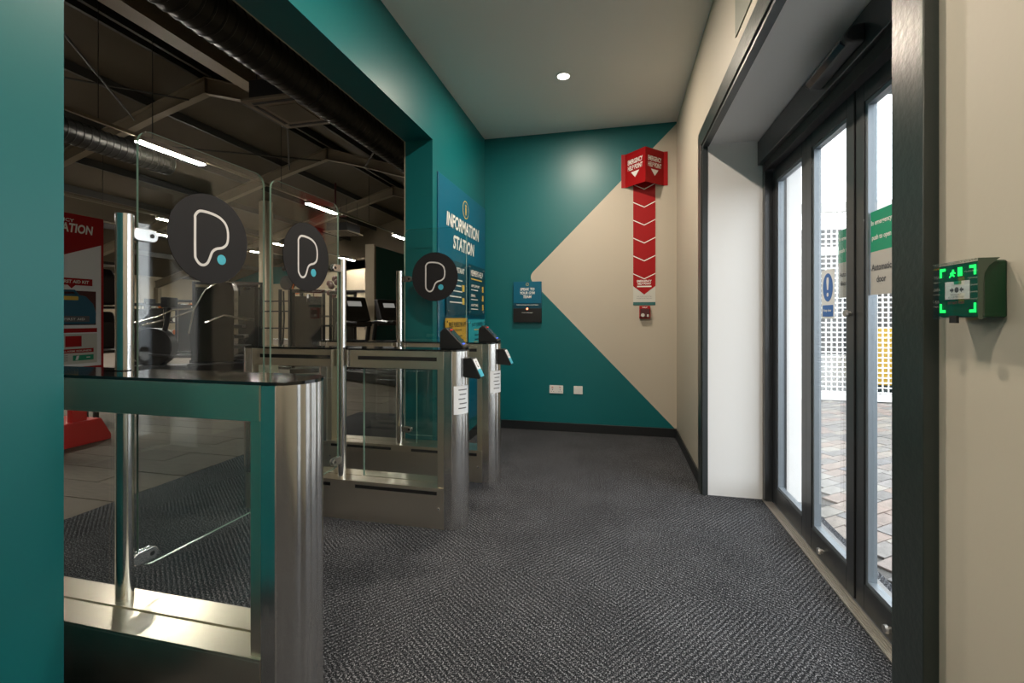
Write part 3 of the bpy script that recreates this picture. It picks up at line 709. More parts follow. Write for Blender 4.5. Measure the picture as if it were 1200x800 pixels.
text('lettering', 'Lift cover and press', INK, t, (xc, YB - .0052, 1.410), UX, VZ, .010, .14)
text('lettering', 'to speak to the help team', INK, t, (xc, YB - .0052, 1.390), UX, VZ, .010, .15)
t = thing('help_button', 'small dark red call box directly beneath the chevron strip', 'call box', (.27, YB, 1.19))
bw_('case', RED, t, .213, .318, 1.192, 1.318, 0, .045, bevel=.004)
bw_('cover', REDK, t, .220, .311, 1.200, 1.290, .045, .052, bevel=.003)
quad(UX, VZ, (.245, YB - .052, 1.225), NYm, circ(0, 0, .018, 18), 0, .002).build('button', LGREY, t)
bw_('label', LGREY, t, .285, .302, 1.208, 1.232, .052, .053)
text('lettering', 'HELP', TXW, t, (.265, YB - .0455, 1.297), UX, VZ, .012, .05, bold=.02)
# ------------------------------------------------------------------ green break-glass unit on the right wall
t = thing('door_release', 'green lit emergency door release with clear cover on the near cream wall', 'call point', (XR, .885, 1.245))
M().box(.5265, XR - .0125, .838, .928, 1.200, 1.288).build('case', GRNBOX, t, bevel=.003)
M().box(.5250, .5265, .839, .927, 1.202, 1.286).build('face', GRNFACE, t)
cov = M().box(.5205, .5225, .834, .934, 1.197, 1.291).box(.5225, .530, .834, .836, 1.197, 1.291).box(.5225, .530, .932, .934, 1.197, 1.291).box(.5225, .530, .836, .932, 1.289, 1.291)
cov.build('clear_cover', CLEARP, t)
M().prism([(.5215, 1.291), (.549, 1.291), (.543, 1.286), (.535, 1.279), (.5295, 1.268), (.527, 1.250), (.527, 1.198), (.5215, 1.198)], .8335, .8345, lambda u, v, a: (u, a, v)).build('cover_side', mat('smoky_plastic', (.06, .085, .06), .15), t)
M().box(.519, .523, .876, .892, 1.191, 1.203).build('cover_tab', BLKP, t)
O = (.5250, .883, 1.245)
def fq(name, mt, pts, d0=.0002, d1=.0009): return quad(UL, VZ, O, NX, pts, d0, d1).build(name, mt, t)
def rect(a, b, c, d): return [(a, c), (b, c), (b, d), (a, d)]
for sx in (-1, 1):
    for sz in (-1, 1):
        e, f_ = .040 * sx, .037 * sz
        fq('lit_corner', GLOWG, rect(min(e, e - .013 * sx), max(e, e - .013 * sx), min(f_, f_ - .0045 * sz), max(f_, f_ - .0045 * sz)))
        fq('lit_corner', GLOWG, rect(min(e, e - .004 * sx), max(e, e - .004 * sx), min(f_ - .0045 * sz, f_ - .015 * sz), max(f_ - .0045 * sz, f_ - .015 * sz)))
fq('lit_door_symbol', GLOWG, rect(.002, .011, .022, .036))
for pts in ([(-.0105, .0305), (-.0075, .0305), (-.0075, .0335), (-.0105, .0335)], [(-.0135, .0255), (-.0105, .0235), (-.0072, .0300), (-.0100, .0312)],
            [(-.0105, .0245), (-.0085, .0255), (-.0055, .0225), (-.0070, .0215)], [(-.0135, .0260), (-.0125, .0235), (-.0175, .0205), (-.0180, .0220)],
            [(-.0085, .0302), (-.0035, .0278), (-.0045, .0265), (-.0090, .0285)], [(-.0115, .0300), (-.0160, .0275), (-.0150, .0263), (-.0105, .0285)]):
    fq('lit_running_figure', GLOWG, pts)
fq('element_plate', PAPER, rect(-.027, .027, -.015, .014))
fq('green_tab', GRNS, rect(-.006, .010, .009, .014), .001, .0014)
fq('dot', INK, circ(0, 0, .0045, 18), .001, .0014)
for s in (-1, 1): fq('arrow', INK, [(s * .015, -.0018), (s * .015, .0018), (s * .011, .0018), (s * .011, .0042), (s * .0065, 0), (s * .011, -.0042), (s * .011, -.0018)][::s], .001, .0014)
text('lettering', 'EMERGENCY', INK, t, (O[0] - .001, O[1], O[2] - .009), UL, VZ, .0028, .024)
text('lettering', 'DOOR RELEASE', INK, t, (O[0] - .001, O[1], O[2] - .0135), UL, VZ, .0028, .034)
text('lettering', 'DO NOT PUSH', RED, t, (O[0] - .001, O[1], O[2] - .023), UL, VZ, .004, .036)
t.location.x += .012
# ------------------------------------------------------------------ gym hall beyond the gates
HX0, HY1 = -22.0, 22.0
RX, RZT, SL = -9.3, 7.0, .30
def roofz(x): return RZT - SL * abs(x - RX)
struct('floor_hall', M().box(HX0, -3.2, -3, HY1, -.06, -.004).box(-3.2, XLO, 5.2, HY1, -.06, -.004), HFLOOR)
m = M().box(-3.2, XLO, 5.0, HY1, ZC + .0, ZC + .001); 
m = M(); m.xz([(HX0, roofz(HX0)), (RX, RZT), (XLO, roofz(XLO)), (XLO, roofz(XLO) + .1), (RX, RZT + .1), (HX0, roofz(HX0) + .1)], -3, HY1)
struct('ceiling_hall', m, SHEET)
struct('wall_hall_front', M().xz([(HX0, 0), (XLO, 0), (XLO, roofz(XLO)), (RX, RZT), (HX0, roofz(HX0))], -3.1, -3.0), HALLB)
struct('wall_hall_side', M().box(HX0 - .1, HX0, -3, HY1, 0, roofz(HX0)), HALLC)
struct('wall_hall_corridor', M().box(-2.06, -2.05, -3, OY0, 0, ZC).box(XLO - .01, XLO, -3, OY0, ZC, roofz(XLO)).box(XLO - .01, XLO, OY1, HY1, 0, roofz(XLO)).box(XLO - .01, XLO, OY0, OY1, OZ, roofz(XLO)), HALLC)
m = M(); m.mat(0).box(HX0, XLO, HY1, HY1 + .1, 0, 4.0)
m.mat(1).xz([(HX0, 4.0), (XLO, 4.0), (XLO, roofz(XLO)), (RX, RZT), (HX0, roofz(HX0))], HY1 + .0, HY1 + .1)
m.mat(2).box(HX0, -16.2, HY1 - .02, HY1, 3.1, 4.05)
struct('wall_hall_back', m, [HALLC, HALLB, HALLT])
struct('trim_6', M().box(-16, -7, HY1 - .05, HY1, 2.55, 2.68).box(-16, -7, HY1 - .04, HY1, 1.22, 1.32).box(-16, -7, HY1 - .04, HY1, .70, .80), GYMB)
struct('wall_partition', M().box(-6.15, -6.0, 10.45, HY1, 0, 3.02), HALLT)
struct('trim_7', M().box(-6.22, -5.97, 10.36, 10.45, 0, 3.05), HALLC)
# wood-look planks by the gates
pr = thing('plank_flooring', 'brown grey timber look carpet planks beyond the dark entrance mat', 'flooring', (-3.2, 1.0, 0))
proto = None; cnt = 0
rows = []
for r_ in range(0, 40):
    y = .8 + r_ * .25
    for c_ in range(0, 12):
        x = -3.21 - (c_ + (.5 if r_ % 2 else 0)) * 1.0
        if x - 1 < -1.28 * y - 3.6 or x > -.42 * y: continue
        if math.hypot(x - .5, y) > 12: continue
        rows.append((math.hypot(x - .5, y), x, y))
rows.sort()
for _, x, y in rows[:240]:
    if proto is None:
        proto = M().box(-.9985, 0, .0015, .2485, 0, .0035).build('carpet_plank', HALLF, pr, local=True, bevel=.0008); o = proto
    else: o = proto.copy(); COL.objects.link(o)
    o.parent = pr; o.location = (x + 3.2, y - 1.0, -.004)
# portal frames
for i, y in enumerate((2.4, 8.7, 13.2, 17.7)):
    t = thing('portal_frame', ['beige steel roof frame nearest the gates, mostly above the opening', 'beige steel roof frame with the first visible peak behind the nearest glass wing', 'beige steel roof frame second behind the nearest peak', 'beige steel roof frame farthest back near the end wall of the hall'][i], 'roof frame', (RX, y, 0), group='portal frames of the hall')
    for s in (-1, 1):
        xe = XLO - .012 if s > 0 else HX0 + .012
        pts = [(RX, RZT - .24), (RX, RZT - .60), (RX + s * 1.4, roofz(RX + s * 1.4) - .55), (xe, roofz(xe) - .55), (xe, roofz(xe) - .24)]
        if s < 0: pts = pts[::-1]
        M().xz(pts, y - .01, y + .01).build('web', RAFT, t)
        for a, b in ((.24, .255), (.55, .565)):
            q = [(RX + s * (1.4 if b > .5 else 0), roofz(RX + s * (1.4 if b > .5 else 0)) - a), (xe, roofz(xe) - a), (xe, roofz(xe) - b), (RX + s * (1.4 if b > .5 else 0), roofz(RX + s * (1.4 if b > .5 else 0)) - b)]
            M().xz(q if s < 0 else q[::-1], y - .09, y + .09).build('flange', RAFT, t)
        M().xz([(RX, RZT - .60), (RX, RZT - .615), (RX + s * 1.4, roofz(RX + s * 1.4) - .565), (RX + s * 1.4, roofz(RX + s * 1.4) - .55)][::-s], y - .09, y + .09).build('haunch_flange', RAFT, t)
        if i > 0 or s < 0: M().box(xe - (.25 if s > 0 else 0), xe + (.25 if s < 0 else 0), y - .09, y + .09, 0, roofz(xe) - .56).build('column', RAFT, t)
    M().box(RX - .012, RX + .012, y - .09, y + .09, RZT - .60, RZT - .25).build('ridge_plate', RAFT, t)
# purlins
k = 0
for dx in (.15, 1.7, 3.25, 4.8, 6.35):
    for s in (-1, 1):
        x = RX + s * dx
        t = M().box(x - .04, x + .04, -2.9, HY1 - .05, roofz(x) - .220, roofz(x) - .02).build('purlin', PURL)
        tag(t, 'dark roof purlin, %s to the %s of the hall roof peak' % ({.15: 'nearest', 1.7: 'second', 3.25: 'third', 4.8: 'fourth', 6.35: 'fifth'}[dx], 'right' if s > 0 else 'left'), 'purlin', group='purlins of the hall roof')
for x in (-17.5, -19.3):
    t = M().box(x - .04, x + .04, -2.9, HY1 - .05, roofz(x) - .220, roofz(x) - .02).build('purlin', PURL)
    tag(t, 'dark roof purlin over the %s left edge of the hall' % ('far', 'farthest')[x < -18], 'purlin', group='purlins of the hall roof')
t = tag(M().box(-6.75, -6.45, -2.5, 8.5, 5.42, 5.68).box(-6.70, -6.50, -2.5, 8.5, 5.68, 5.73).build('valley_beam', RAFT), 'long beige boxed beam under the roof left of the big duct', 'beam')
for k_, (a, b, c, d, e, f) in enumerate(((-11, 2.6, 5.9, -14, 8.5, 5.0), (-8.2, 4.5, 6.1, -11.2, 8.5, 5.9), (-12.6, 4.0, 5.6, -9.6, 8.5, 6.2), (-7.4, 9, 5.9, -10.6, 13, 6.1), (-5.0, 9, 5.1, -7.8, 13, 6.0), (-12, 9, 5.6, -9.4, 13, 6.3), (-4.6, 13.3, 5.0, -7.6, 17.6, 5.9))):
    tag(M().cyl((a, b, c), (d, e, f), .022, 8).build('bracing_rod', PURL), 'thin dark bracing rod, %s' % ('at the far upper left of the opening', 'crossing the roof above the nearest wing', 'crossing under the first roof peak', 'just beyond the first roof peak', 'behind the square cassette', 'left of the second roof peak', 'farthest back beside the teal jamb')[k_], 'bracing', group='bracing rods of the hall roof')
# ducts
def duct(x, z, y0, y1, r, label):
    t = thing('spiral_duct', label, 'duct', (x, y0, z))
    n = 24; path = []; rad = []; y = y0
    while y < y1: path += [(x, y, z), (x, y + .085, z), (x, y + .095, z), (x, y + .105, z)]; rad += [r, r, r + .010, r + .010]; y += .115
    path.append((x, y1, z)); rad.append(r)
    M().tube(path, rad, n).build('pipe', DUCT, t, smooth=True)
    for y in (y0 + 1.5, y0 + 4.5, y0 + 7.5, y0 + 10.5):
        if y < y1 - .2:
            M().tube([(x + (r + .012) * math.cos(a * .5236), y, z + (r + .012) * math.sin(a * .5236)) for a in range(12)], .012, 6, closed=True).build('strap', GYMB, t)
            M().cyl((x, y, z + r + .01), (x, y, roofz(x) - .2), .008, 6).build('hanger', GYMB, t)
duct(-3.72, 4.05, .4, 19, .22, 'thick dark spiral ventilation duct running away above the gates')
duct(-8.9, 4.30, 2.6, 7.4, .20, 'shorter dark spiral duct at the upper left of the hall')
# suspended strip lights on a trunking rail
def light_row(x, z, ys, label):
    t = thing('light_trunking', label, 'light rail', (x, 0, z))
    M().box(x - .03, x + .03, -1, HY1 - .3, z + .075, z + .125).build('rail', RAFT, t)
    for y in range(1, 21, 4): M().cyl((x, y + .5, z + .125), (x, y + .5, roofz(x) - .03), .006, 6).build('wire', GYMB, t)
rows_ = ((-7.97, (1.7, 6.1, 10.45, 15.2), 'long pale light rail hung nearest the gates'), (-13.6, (2.2, 6.6, 11.0, 15.4, 20.3), 'long pale light rail hung in the middle of the hall'), (-16.2, (4.2, 8.6, 13.0, 17.4), 'long pale light rail hung at the far side of the hall'))
for ri, (x, ys, lb) in enumerate(rows_):
    light_row(x, 4.2, ys, lb)
    for j, y in enumerate(ys):
        t = thing('strip_light', '%s bright linear strip light on the %s' % (('nearest', 'second', 'third', 'fourth', 'fifth')[j], ('rail closest to the gates', 'middle rail of the hall', 'farthest rail of the hall')[ri]), 'strip light', (x, y, 4.2), group='strip lights of the hall')
        M().box(x - .075, x + .075, y, y + 1.25, 4.215, 4.274).build('housing', RAFT, t)
        M().box(x - .065, x + .065, y + .01, y + 1.24, 4.195, 4.214).build('diffuser', LIT, t)
# ceiling cassettes
def cassette(x, y, z, rz, label):
    t = thing('ceiling_cassette', label, 'air conditioner', (x, y, z), rz)
    M().box(-.42, .42, -.42, .42, .04, .34).build('body', GYMB, t, local=True)
    m = M().box(-.50, .50, -.50, .50, 0, .04); m.build('frame', RAFT, t, local=True, bevel=.004)
    for a, b, c, d in ((-.38, .38, .36, .42), (-.38, .38, -.42, -.36), (.36, .42, -.33, .33), (-.42, -.36, -.33, .33)):
        M().box(a, b, c, d, -.004, .0).build('louvre', SLOT, t, local=True)
    M().box(-.28, .28, -.28, .28, -.006, 0).build('grille', HALLB, t, local=True)
    for a in (-.35, .35):
        for b in (-.35, .35): M().cyl((a, b, .34), (a, b, 1.2), .006, 6).build('hanger', GYMB, t, local=True)
cassette(-4.95, 6.15, 4.4, 0, 'large square air conditioning cassette hanging beside the big duct')
cassette(-9.9, 15.0, 4.3, 0, 'small distant air conditioning cassette above the far strip lights')
t = tag(M().tube([(-8.6, 12.6, 5.4), (-8.6, 12.6, 4.35), (-8.2, 12.6, 4.35)], .03, 8).build('sprinkler_pipe', REDK), 'dark red vertical sprinkler pipe beside the distant cassette', 'pipe')
# ------------------------------------------------------------------ first aid totem
TX = -4.9
t = thing('first_aid_totem', 'red and white STATION first aid totem on a red floor base at the left', 'totem', (TX, 3.2, 0))
m = M(); m.yz([(2.55, 0), (3.50, 0), (3.50, .05), (3.41, .225), (2.64, .225), (2.55, .05)], TX - .45, TX); m.build('base', REDB, t, bevel=.008)
M().box(TX - .09, TX - .03, 3.185, 3.305, .225, .73).build('upright', REDB, t); M().box(TX - .09, TX - .03, 2.745, 2.865, .225, .73).build('upright', REDB, t)
M().box(TX - .10, TX, 2.66, 3.43, .70, 2.16).build('cabinet', RED, t, bevel=.004)
fx = TX
def tq(name, mt, pts, d=.001, d0=.0): return quad(UP, VZ, (fx, 0, 0), NP, pts, d0, d0 + d).build(name, mt, t)
tq('white_panel', PAPER, [(2.69, .74), (3.405, .74), (3.405, 1.90), (2.69, 1.60)])
text('lettering', 'EMERGENCY', TXW, t, (fx, 3.03, 2.10 - .02), UP, VZ, .0001 + .03, .3, bold=.02)
text('lettering', 'STATION', TXW, t, (fx, 3.167, 1.985), UP, VZ, .085, .34, bold=.03, shear=.15)
tq('red_tab', RED, [(2.95, 1.50), (3.33, 1.50), (3.33, 1.565), (2.95, 1.565)], .001, .001)
tq('red_tab_pointer', RED, [(3.13, 1.50), (3.16, 1.47), (3.19, 1.50)], .001, .001)
text('lettering', '+ FIRST AID KIT', TXW, t, (fx + .002, 3.17, 1.518), UP, VZ, .030, .26, bold=.02, shear=.1)
tq('dark_niche', REDK, [(2.80, 1.13), (3.36, 1.13), (3.36, 1.45), (2.80, 1.45)], .001, .001)
tq('red_divider', RED, [(2.72, 1.06), (3.37, 1.06), (3.37, 1.10), (2.72, 1.10)], .001, .001)
tq('information_card', LGREY, [(2.74, .77), (3.37, .77), (3.37, 1.05), (2.74, 1.05)], .0006, .001)
tq('red_square', RED, [(3.11, .93), (3.24, .93), (3.24, 1.03), (3.11, 1.03)], .001, .0017)
tq('red_line', RED, [(2.90, .872), (3.34, .872), (3.34, .910), (2.90, .910)], .001, .0017)
text('lettering', 'IF THE FIRE ALARM SOUNDS', TXW, t, (fx + .003, 3.12, .882), UP, VZ, .016, .40, bold=.01)
tq('green_exit_icon', GRNS, [(3.17, .80), (3.34, .80), (3.34, .85), (3.17, .85)], .001, .0017)
tq('exit_icon_figure', PAPER, [(3.19, .806), (3.21, .806), (3.22, .845), (3.20, .845)], .001, .003); tq('exit_icon_cross', PAPER, [(3.28, .822), (3.31, .822), (3.31, .83), (3.28, .83)], .001, .003)
for i in range(4): tq('print_line', INK, [(2.80, .85 - i * .016), (3.13, .85 - i * .016), (3.13, .854 - i * .016), (2.80, .854 - i * .016)], .001, .0017)
for i in range(3): tq('print_line', INK, [(2.80, 1.02 - i * .03), (3.05, 1.02 - i * .03), (3.05, 1.025 - i * .03), (2.80, 1.025 - i * .03)], .001, .0017)
# bag in the totem's window
t = thing('first_aid_bag', 'teal blue first aid bag shown in the window of the red totem', 'bag', (fx + .03, 3.15, 1.14))
pts = [(2.92, 1.14), (3.33, 1.14), (3.335, 1.24), (3.31, 1.33), (3.25, 1.40), (3.15, 1.42), (3.02, 1.41), (2.95, 1.36), (2.92, 1.25)]
quad(UP, VZ, (fx, 0, 0), NP, pts, .003, .05).build('body', BLUEB, t, bevel=.012)
M().tube([(fx + .03, 3.06, 1.41), (fx + .035, 3.08, 1.445), (fx + .035, 3.16, 1.447), (fx + .03, 3.19, 1.41)], .010, 8).build('handle', BLUEB, t, smooth=True)
quad(UP, VZ, (fx + .05, 0, 0), NP, rrect(3.04, 3.18, 1.36, 1.395, .008), .0, .004).build('yellow_patch', TXY, t)
quad(UP, VZ, (fx + .05, 0, 0), NP, rrect(3.03, 3.27, 1.16, 1.215, .005), .0, .004).build('label', INK, t)
text('lettering', 'FIRST AID', TXW, t, (fx + .0545, 3.15, 1.175), UP, VZ, .022, .16)
t = thing('gear_rack', 'black coats-like dark equipment rack standing behind the red totem', 'rack', (-5.6, 3.9, 0))
t['label'] = 'tall black equipment rack standing just behind the red first aid totem'
for a in (-6.05, -5.62):
    for b in (3.75, 4.15): M().box(a - .02, a + .02, b - .02, b + .02, 0, 1.85).build('upright', GYMB, t)
for z in (.3, .8, 1.3, 1.8): M().box(-6.08, -5.6, 3.74, 4.17, z, z + .03).build('shelf', GYMB, t)
M().xz([(-6.03, .84), (-5.65, .84), (-5.64, 1.15), (-5.7, 1.27), (-5.98, 1.27), (-6.04, 1.1)], 3.78, 4.1).build('padded_bag', MATM, t, bevel=.03)
M().xz([(-6.03, 1.34), (-5.65, 1.34), (-5.66, 1.68), (-5.72, 1.76), (-5.96, 1.76), (-6.02, 1.6)], 3.78, 4.1).build('padded_bag', MATM, t, bevel=.03)
# ------------------------------------------------------------------ treadmills
def treadmill(x, y, rz, label):
    t = thing('treadmill', label, 'treadmill', (x, y, 0), rz, group='black treadmills by the teal partition')
    L_ = lambda m, nm, mt, **k: m.build(nm, mt, t, local=True, **k)
    L_(M().box(-.1, 1.75, -.38, -.27, .02, .19), 'side_rail', GYMB, bevel=.01); L_(M().box(-.1, 1.75, .27, .38, .02, .19), 'side_rail', GYMB, bevel=.01)
    L_(M().box(.1, 1.72, -.27, .27, .10, .17), 'belt', MATM, bevel=.01)
    L_(M().box(-.35, .12, -.38, .38, .02, .30), 'motor_cover', GYMB, bevel=.04)
    for s in (-1, 1):
        L_(M().tube([(-.12, s * .36, .2), (-.05, s * .36, .7), (.02, s * .36, 1.08)], [.05, .045, .04], 10), 'upright', GYMB, smooth=True)
        L_(M().tube([(.0, s * .37, 1.08), (.25, s * .37, 1.12), (.62, s * .36, 1.10)], .03, 10), 'handrail', GYMB, smooth=True)
    L_(M().box(-.02, .12, -.36, .36, 1.02, 1.12), 'tray', GYMB, bevel=.02)
    c = L_(M().xz([(.06, 1.12), (.16, 1.14), (-.02, 1.60), (-.06, 1.62), (-.13, 1.60), (-.02, 1.12)], -.30, .30), 'console', GYMB, bevel=.02)
    def on(a, y_, e=.004): 
        p0, p1 = Vector((.16, 0, 1.14)), Vector((-.02, 0, 1.60)); n_ = Vector((.93, 0, .36)); p = p0 + (p1 - p0) * a + n_ * e; return (p.x, y_, p.z)
    M().add([on(.62, -.16), on(.62, .16), on(.84, .16), on(.84, -.16)], [(0, 1, 2, 3)]).build('display', SCREEN, c, local=True)
    M().add([on(.15, -.2), on(.15, .2), on(.4, .2), on(.4, -.2)], [(0, 1, 2, 3)]).build('keypad', MATM, c, local=True)
    return t
treadmill(-5.15, 8.15, math.radians(-22), 'black treadmill nearer the gates, its console left of the far gate pole')
treadmill(-5.15, 9.55, math.radians(-22), 'black treadmill second in the row, partly hidden by the far gate pole')
treadmill(-5.15, 10.95, math.radians(-22), 'black treadmill third in the row, farthest along the teal partition')
t = thing('exercise_bike', 'small black exercise bike left of the treadmills against the cream end wall', 'bike', (-6.7, 11.9, 0), math.radians(15))
L_ = lambda m, nm, mt, **k: m.build(nm, mt, t, local=True, **k)
L_(M().box(-.5, .5, -.03, .03, .05, .12).box(-.45, -.37, -.28, .28, 0, .06).box(.37, .45, -.28, .28, 0, .06), 'base_frame', GYMB, bevel=.01)
L_(M().tube([(.25, 0, .1), (.12, 0, .5), (.2, 0, 1.05)], .035, 10), 'front_post', GYMB, smooth=True)
L_(M().tube([(-.2, 0, .1), (-.22, 0, .85)], .03, 10), 'seat_post', GYMB, smooth=True)
L_(M().xy([(-.38, -.12), (-.2, -.13), (-.02, -.03), (-.02, .03), (-.2, .13), (-.38, .12)], .85, .92), 'saddle', MATM, bevel=.02)
L_(M().cyl((.35, -.04, .42), (.35, .04, .42), .25, 28), 'flywheel', GYMG, smooth=True)
L_(M().tube([(.2, -.22, 1.08), (.26, -.2, 1.05), (.2, 0, 1.05), (.26, .2, 1.05), (.2, .22, 1.08)], .018, 8), 'handlebar', MATM, smooth=True)
# ------------------------------------------------------------------ cable towers and racks
def cable_tower(x, y, rz, h, label, shroud=True, w=.62):
    t = thing('cable_machine', label, 'gym machine', (x, y, 0), rz, group='cable machines of the hall')
    L_ = lambda m, nm, mt, **k: m.build(nm, mt, t, local=True, **k)
    L_(M().box(-w / 2 - .05, w / 2 + .05, -.35, .35, 0, .09), 'base', GYMB, bevel=.01)
    for s in (-1, 1): L_(M().box(s * w / 2 - .035, s * w / 2 + .035, -.035, .035, .09, h), 'upright', GYMB, bevel=.006)
    L_(M().box(-w / 2 - .035, w / 2 + .035, -.05, .05, h, h + .08), 'crossbeam', GYMB, bevel=.01)
    if shroud: L_(M().box(-w / 2 + .04, w / 2 - .04, -.10, -.08, .12, h - .08), 'smoked_shroud', GYMG, bevel=.004)
    for s in (-.1, .1): L_(M().cyl((s, 0, .09), (s, 0, h), .012, 8), 'guide_rod', GYMS, smooth=True)
    for i in range(10): L_(M().box(-.16, .16, -.06, .06, .12 + i * .045, .16 + i * .045), 'weight_plate', MATM)
    L_(M().tube([(0, -.16, h - .05), (.0, -.2, h - .12), (.0, -.16, h - .2)], .04, 8), 'pulley', GYMB, smooth=True)
    return t
cable_tower(-6.75, 8.9, math.radians(35), 1.75, 'dark smoked cable machine between the middle gate pole and the rope rig')
cable_tower(-9.0, 9.3, math.radians(40), 1.95, 'tall dark cable machine behind the nearest glass wing', True, .75)
cable_tower(-10.8, 10.3, math.radians(40), 2.1, 'dark cable machine farther left in the hall', True, .9)
cable_tower(-6.45, 9.75, math.radians(35), 1.75, 'dark cable machine just left of the middle gate pole', True, .55)
# curved cross trainer
t = thing('stair_climber', 'black cardio machine with a tall curved silver edged shroud behind the nearest glass wing', 'gym machine', (-7.6, 7.3, 0), math.radians(35))
L_ = lambda m, nm, mt, **k: m.build(nm, mt, t, local=True, **k)
L_(M().box(-.4, .7, -.35, .35, 0, .35), 'base', GYMB, bevel=.03)
arc = [(-.35, .35), (-.38, .9), (-.30, 1.35), (-.12, 1.72), (.12, 1.90), (.30, 1.88), (.34, 1.72), (.34, .35)]
L_(M().xz(arc[::-1], -.24, .24), 'shroud', GYMG, bevel=.02)
for s in (-.25, .25): L_(M().tube([(a, s, b) for a, b in arc[1:6]], .018, 8), 'silver_edge', GYMS, smooth=True)
for i in range(4): L_(M().box(.34, .62 - i * .05, -.25, .25, .40 + i * .2, .46 + i * .2), 'step', MATM, bevel=.01)
L_(M().tube([(-.1, -.36, 1.1), (.2, -.36, 1.25), (.6, -.36, 1.15)], .022, 8), 'handrail', GYMS, smooth=True)
L_(M().tube([(-.1, .36, 1.1), (.2, .36, 1.25), (.6, .36, 1.15)], .022, 8), 'handrail', GYMS, smooth=True)
# cross trainer arms, long pale bars
t = thing('cross_trainer', 'black cross trainer with long slanting chrome arms at the left of the hall', 'gym machine', (-9.6, 8.2, 0), math.radians(20))
L_ = lambda m, nm, mt, **k: m.build(nm, mt, t, local=True, **k)
L_(M().box(-.8, .7, -.25, .25, .03, .15), 'base', GYMB, bevel=.02)
L_(M().cyl((-.45, -.12, .55), (-.45, .12, .55), .42, 30), 'flywheel_cover', GYMB, smooth=True)
L_(M().tube([(-.35, 0, .5), (-.2, 0, 1.1), (-.15, 0, 1.5)], .05, 10), 'mast', GYMB, smooth=True)
L_(M().box(-.22, -.08, -.2, .2, 1.42, 1.65), 'console', GYMB, bevel=.02)
for s in (-1, 1):
    L_(M().tube([(-.9, s * .3, 1.02), (-.2, s * .32, 1.22), (.1, s * .34, 1.36), (.75, s * .33, 1.44)], .020, 8), 'chrome_arm', GYMS, smooth=True)
    L_(M().box(.0, .45, s * .2 - .07, s * .2 + .07, .32, .38), 'pedal', MATM, bevel=.01)
    L_(M().tube([(-.45, s * .2, .4), (.2, s * .2, .34)], .025, 8), 'pedal_arm', GYMB, smooth=True)
# rope rig in front of the cream wall
RIG = 1
t = thing('functional_rig', 'thin black training rig with two cross rails in front of the cream end wall', 'gym rig', (-8.0, 9.6, 0))
for x in (-8.75, -8.1, -7.45): M().box(x - .03, x + .03, 9.57, 9.63, 0, 1.95).build('upright', GYMB, t)
for z in (.9, 1.35, 1.62): M().box(-8.78, -7.42, 9.58, 9.62, z, z + .035).build('cross_rail', GYMB, t)
M().box(-8.78, -7.42, 9.3, 9.9, 0, .05).build('foot', GYMB, t)
for x in (-8.0, -7.75):
    M().tube([(x, 9.6, 1.9), (x + .02, 9.6, 1.2), (x - .02, 9.6, .5)], .022, 8).build('rope', MATM, t, smooth=True)
t.location.y += .85; t.location.x -= .7
t = thing('suspension_trainer', 'black hanging pulley trainer with an orange ring above the rig', 'trainer', (-7.6, 9.3, 1.9))
M().tube([(-7.75, 9.3, 2.35), (-7.55, 9.3, 2.42), (-7.42, 9.3, 2.3), (-7.5, 9.3, 2.12), (-7.35, 9.3, 1.98)], [.05, .07, .05, .05, .03], 10).build('arm', GYMB, t, smooth=True)
M().cyl((-7.62, 9.24, 2.02), (-7.62, 9.36, 2.02), .17, 22).build('pulley_wheel', GYMB, t, smooth=True)
M().tube([(-7.36 + .11 * math.cos(a * .5236), 9.28, 1.90 + .14 * math.sin(a * .5236)) for a in range(12)], .018, 8, closed=True).build('orange_ring', ORG, t, smooth=True)
M().box(-7.60, -7.54, 9.28, 9.34, 0, 2.0).build('stand', GYMB, t)
M().box(-7.75, -7.4, 9.1, 9.5, 0, .05).build('stand_foot', GYMB, t)
t = bs = thing('ball_stand', 'slim black stand topped with a cluster of dark red balls near the middle gate pole', 'stand', (-6.3, 9.0, 0))
M().cyl((-6.28, 9.0, 0), (-6.28, 9.0, 1.75), .02, 10).build('pole', GYMS, t, smooth=True)
M().xy(circ(-6.28, 9.0, .22, 20), 0, .04).build('foot', GYMB, t)
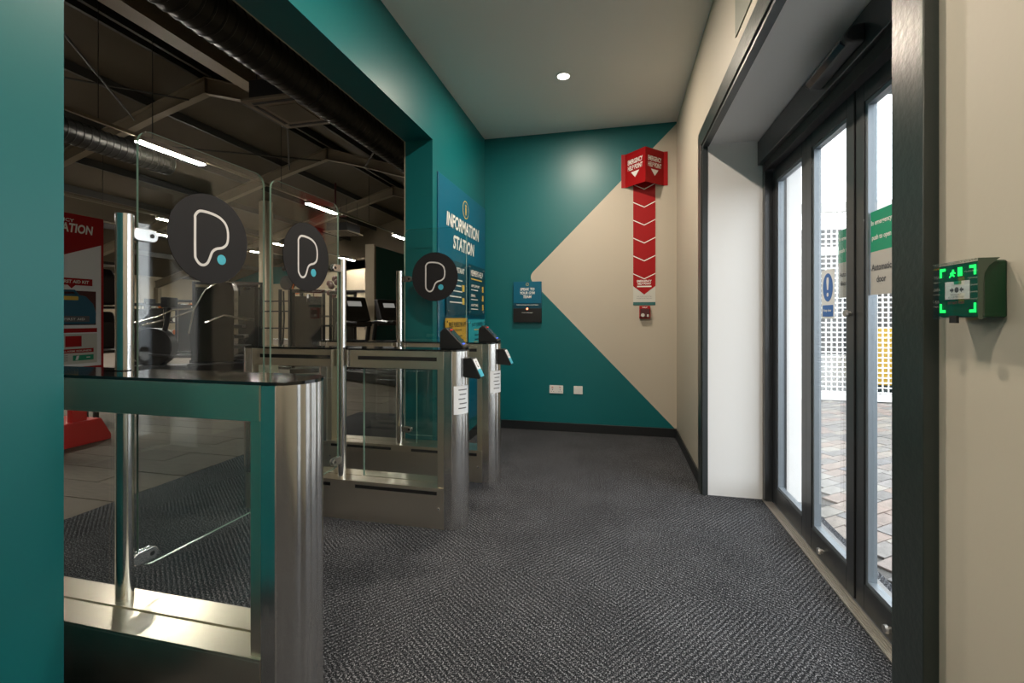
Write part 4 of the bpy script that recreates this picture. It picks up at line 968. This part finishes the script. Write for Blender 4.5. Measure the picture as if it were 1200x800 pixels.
def ball(cx, cy, cz, r, mt, parent, nm, nu=12, nv=8):
    path = [(cx, cy, cz - r * math.cos(math.pi * k / nv)) for k in range(nv + 1)]; rad = [max(.002, r * math.sin(math.pi * k / nv)) for k in range(nv + 1)]
    return M().tube(path, rad, nu).build(nm, mt, parent, smooth=True)
for i, (a, b, c) in enumerate(((-.12, 0, 1.85), (.1, .02, 1.9), (-.02, -.08, 2.02), (.13, -.05, 2.12), (-.14, .02, 2.1), (0, .05, 2.22), (.05, -.1, 1.78))):
    ball(-6.28 + a, 9.0 + b, c, .085, REDK, t, 'ball')
bs.location = (-7.3, 10.6, 0)
# dumbbell rack far left
t = thing('dumbbell_rack', 'two tier black dumbbell rack in front of the far cream wall', 'rack', (-15.0, 13.5, 0))
for z in (.55, 1.0, 1.5): M().box(-17.05, -12.95, 13.3, 13.7, z, z + .04).build('shelf', GYMB, t)
for x in (-17.05, -12.95): M().box(x - .03, x + .03, 13.3, 13.7, 0, 1.9).build('upright', GYMB, t)
j = 0
for z in (.59, 1.04, 1.54):
    for i in range(11):
        x = -16.75 + i * .34
        d = thing('dumbbell', 'round headed dumbbell on the %s shelf of the far black rack' % {.59: 'lowest', 1.04: 'middle', 1.54: 'top'}[z], 'dumbbell', (x, 13.5, z + .085), group='dumbbells on the far rack')
        for s in (-1, 1): M().cyl((0, s * .06, 0), (0, s * .15, 0), .085, 14).build('head', [MATM, MATM, ORG, LGREY][(i * 7 + int(z * 10)) % 4], d, local=True, smooth=True)
        M().cyl((0, -.06, 0), (0, .06, 0), .018, 8).build('grip', GYMS, d, local=True, smooth=True)
for i, (x, y, h, w) in enumerate(((-12.2, 11.8, 1.9, .8), (-13.6, 12.2, 1.7, .9), (-10.9, 11.6, 2.2, .7), (-12.0, 9.4, 1.5, .8))):
    cable_tower(x, y, math.radians(50), h, ('dark weight machine in front of the dumbbell rack', 'low wide weight machine at the far left of the hall', 'tall black weight machine before the cream pillar', 'squat black weight machine left of the cross trainer')[i], True, w)
struct('wall_pillar', M().box(-13.6, -13.25, 15.0, 15.35, 0, roofz(-13.5)), HALLC)
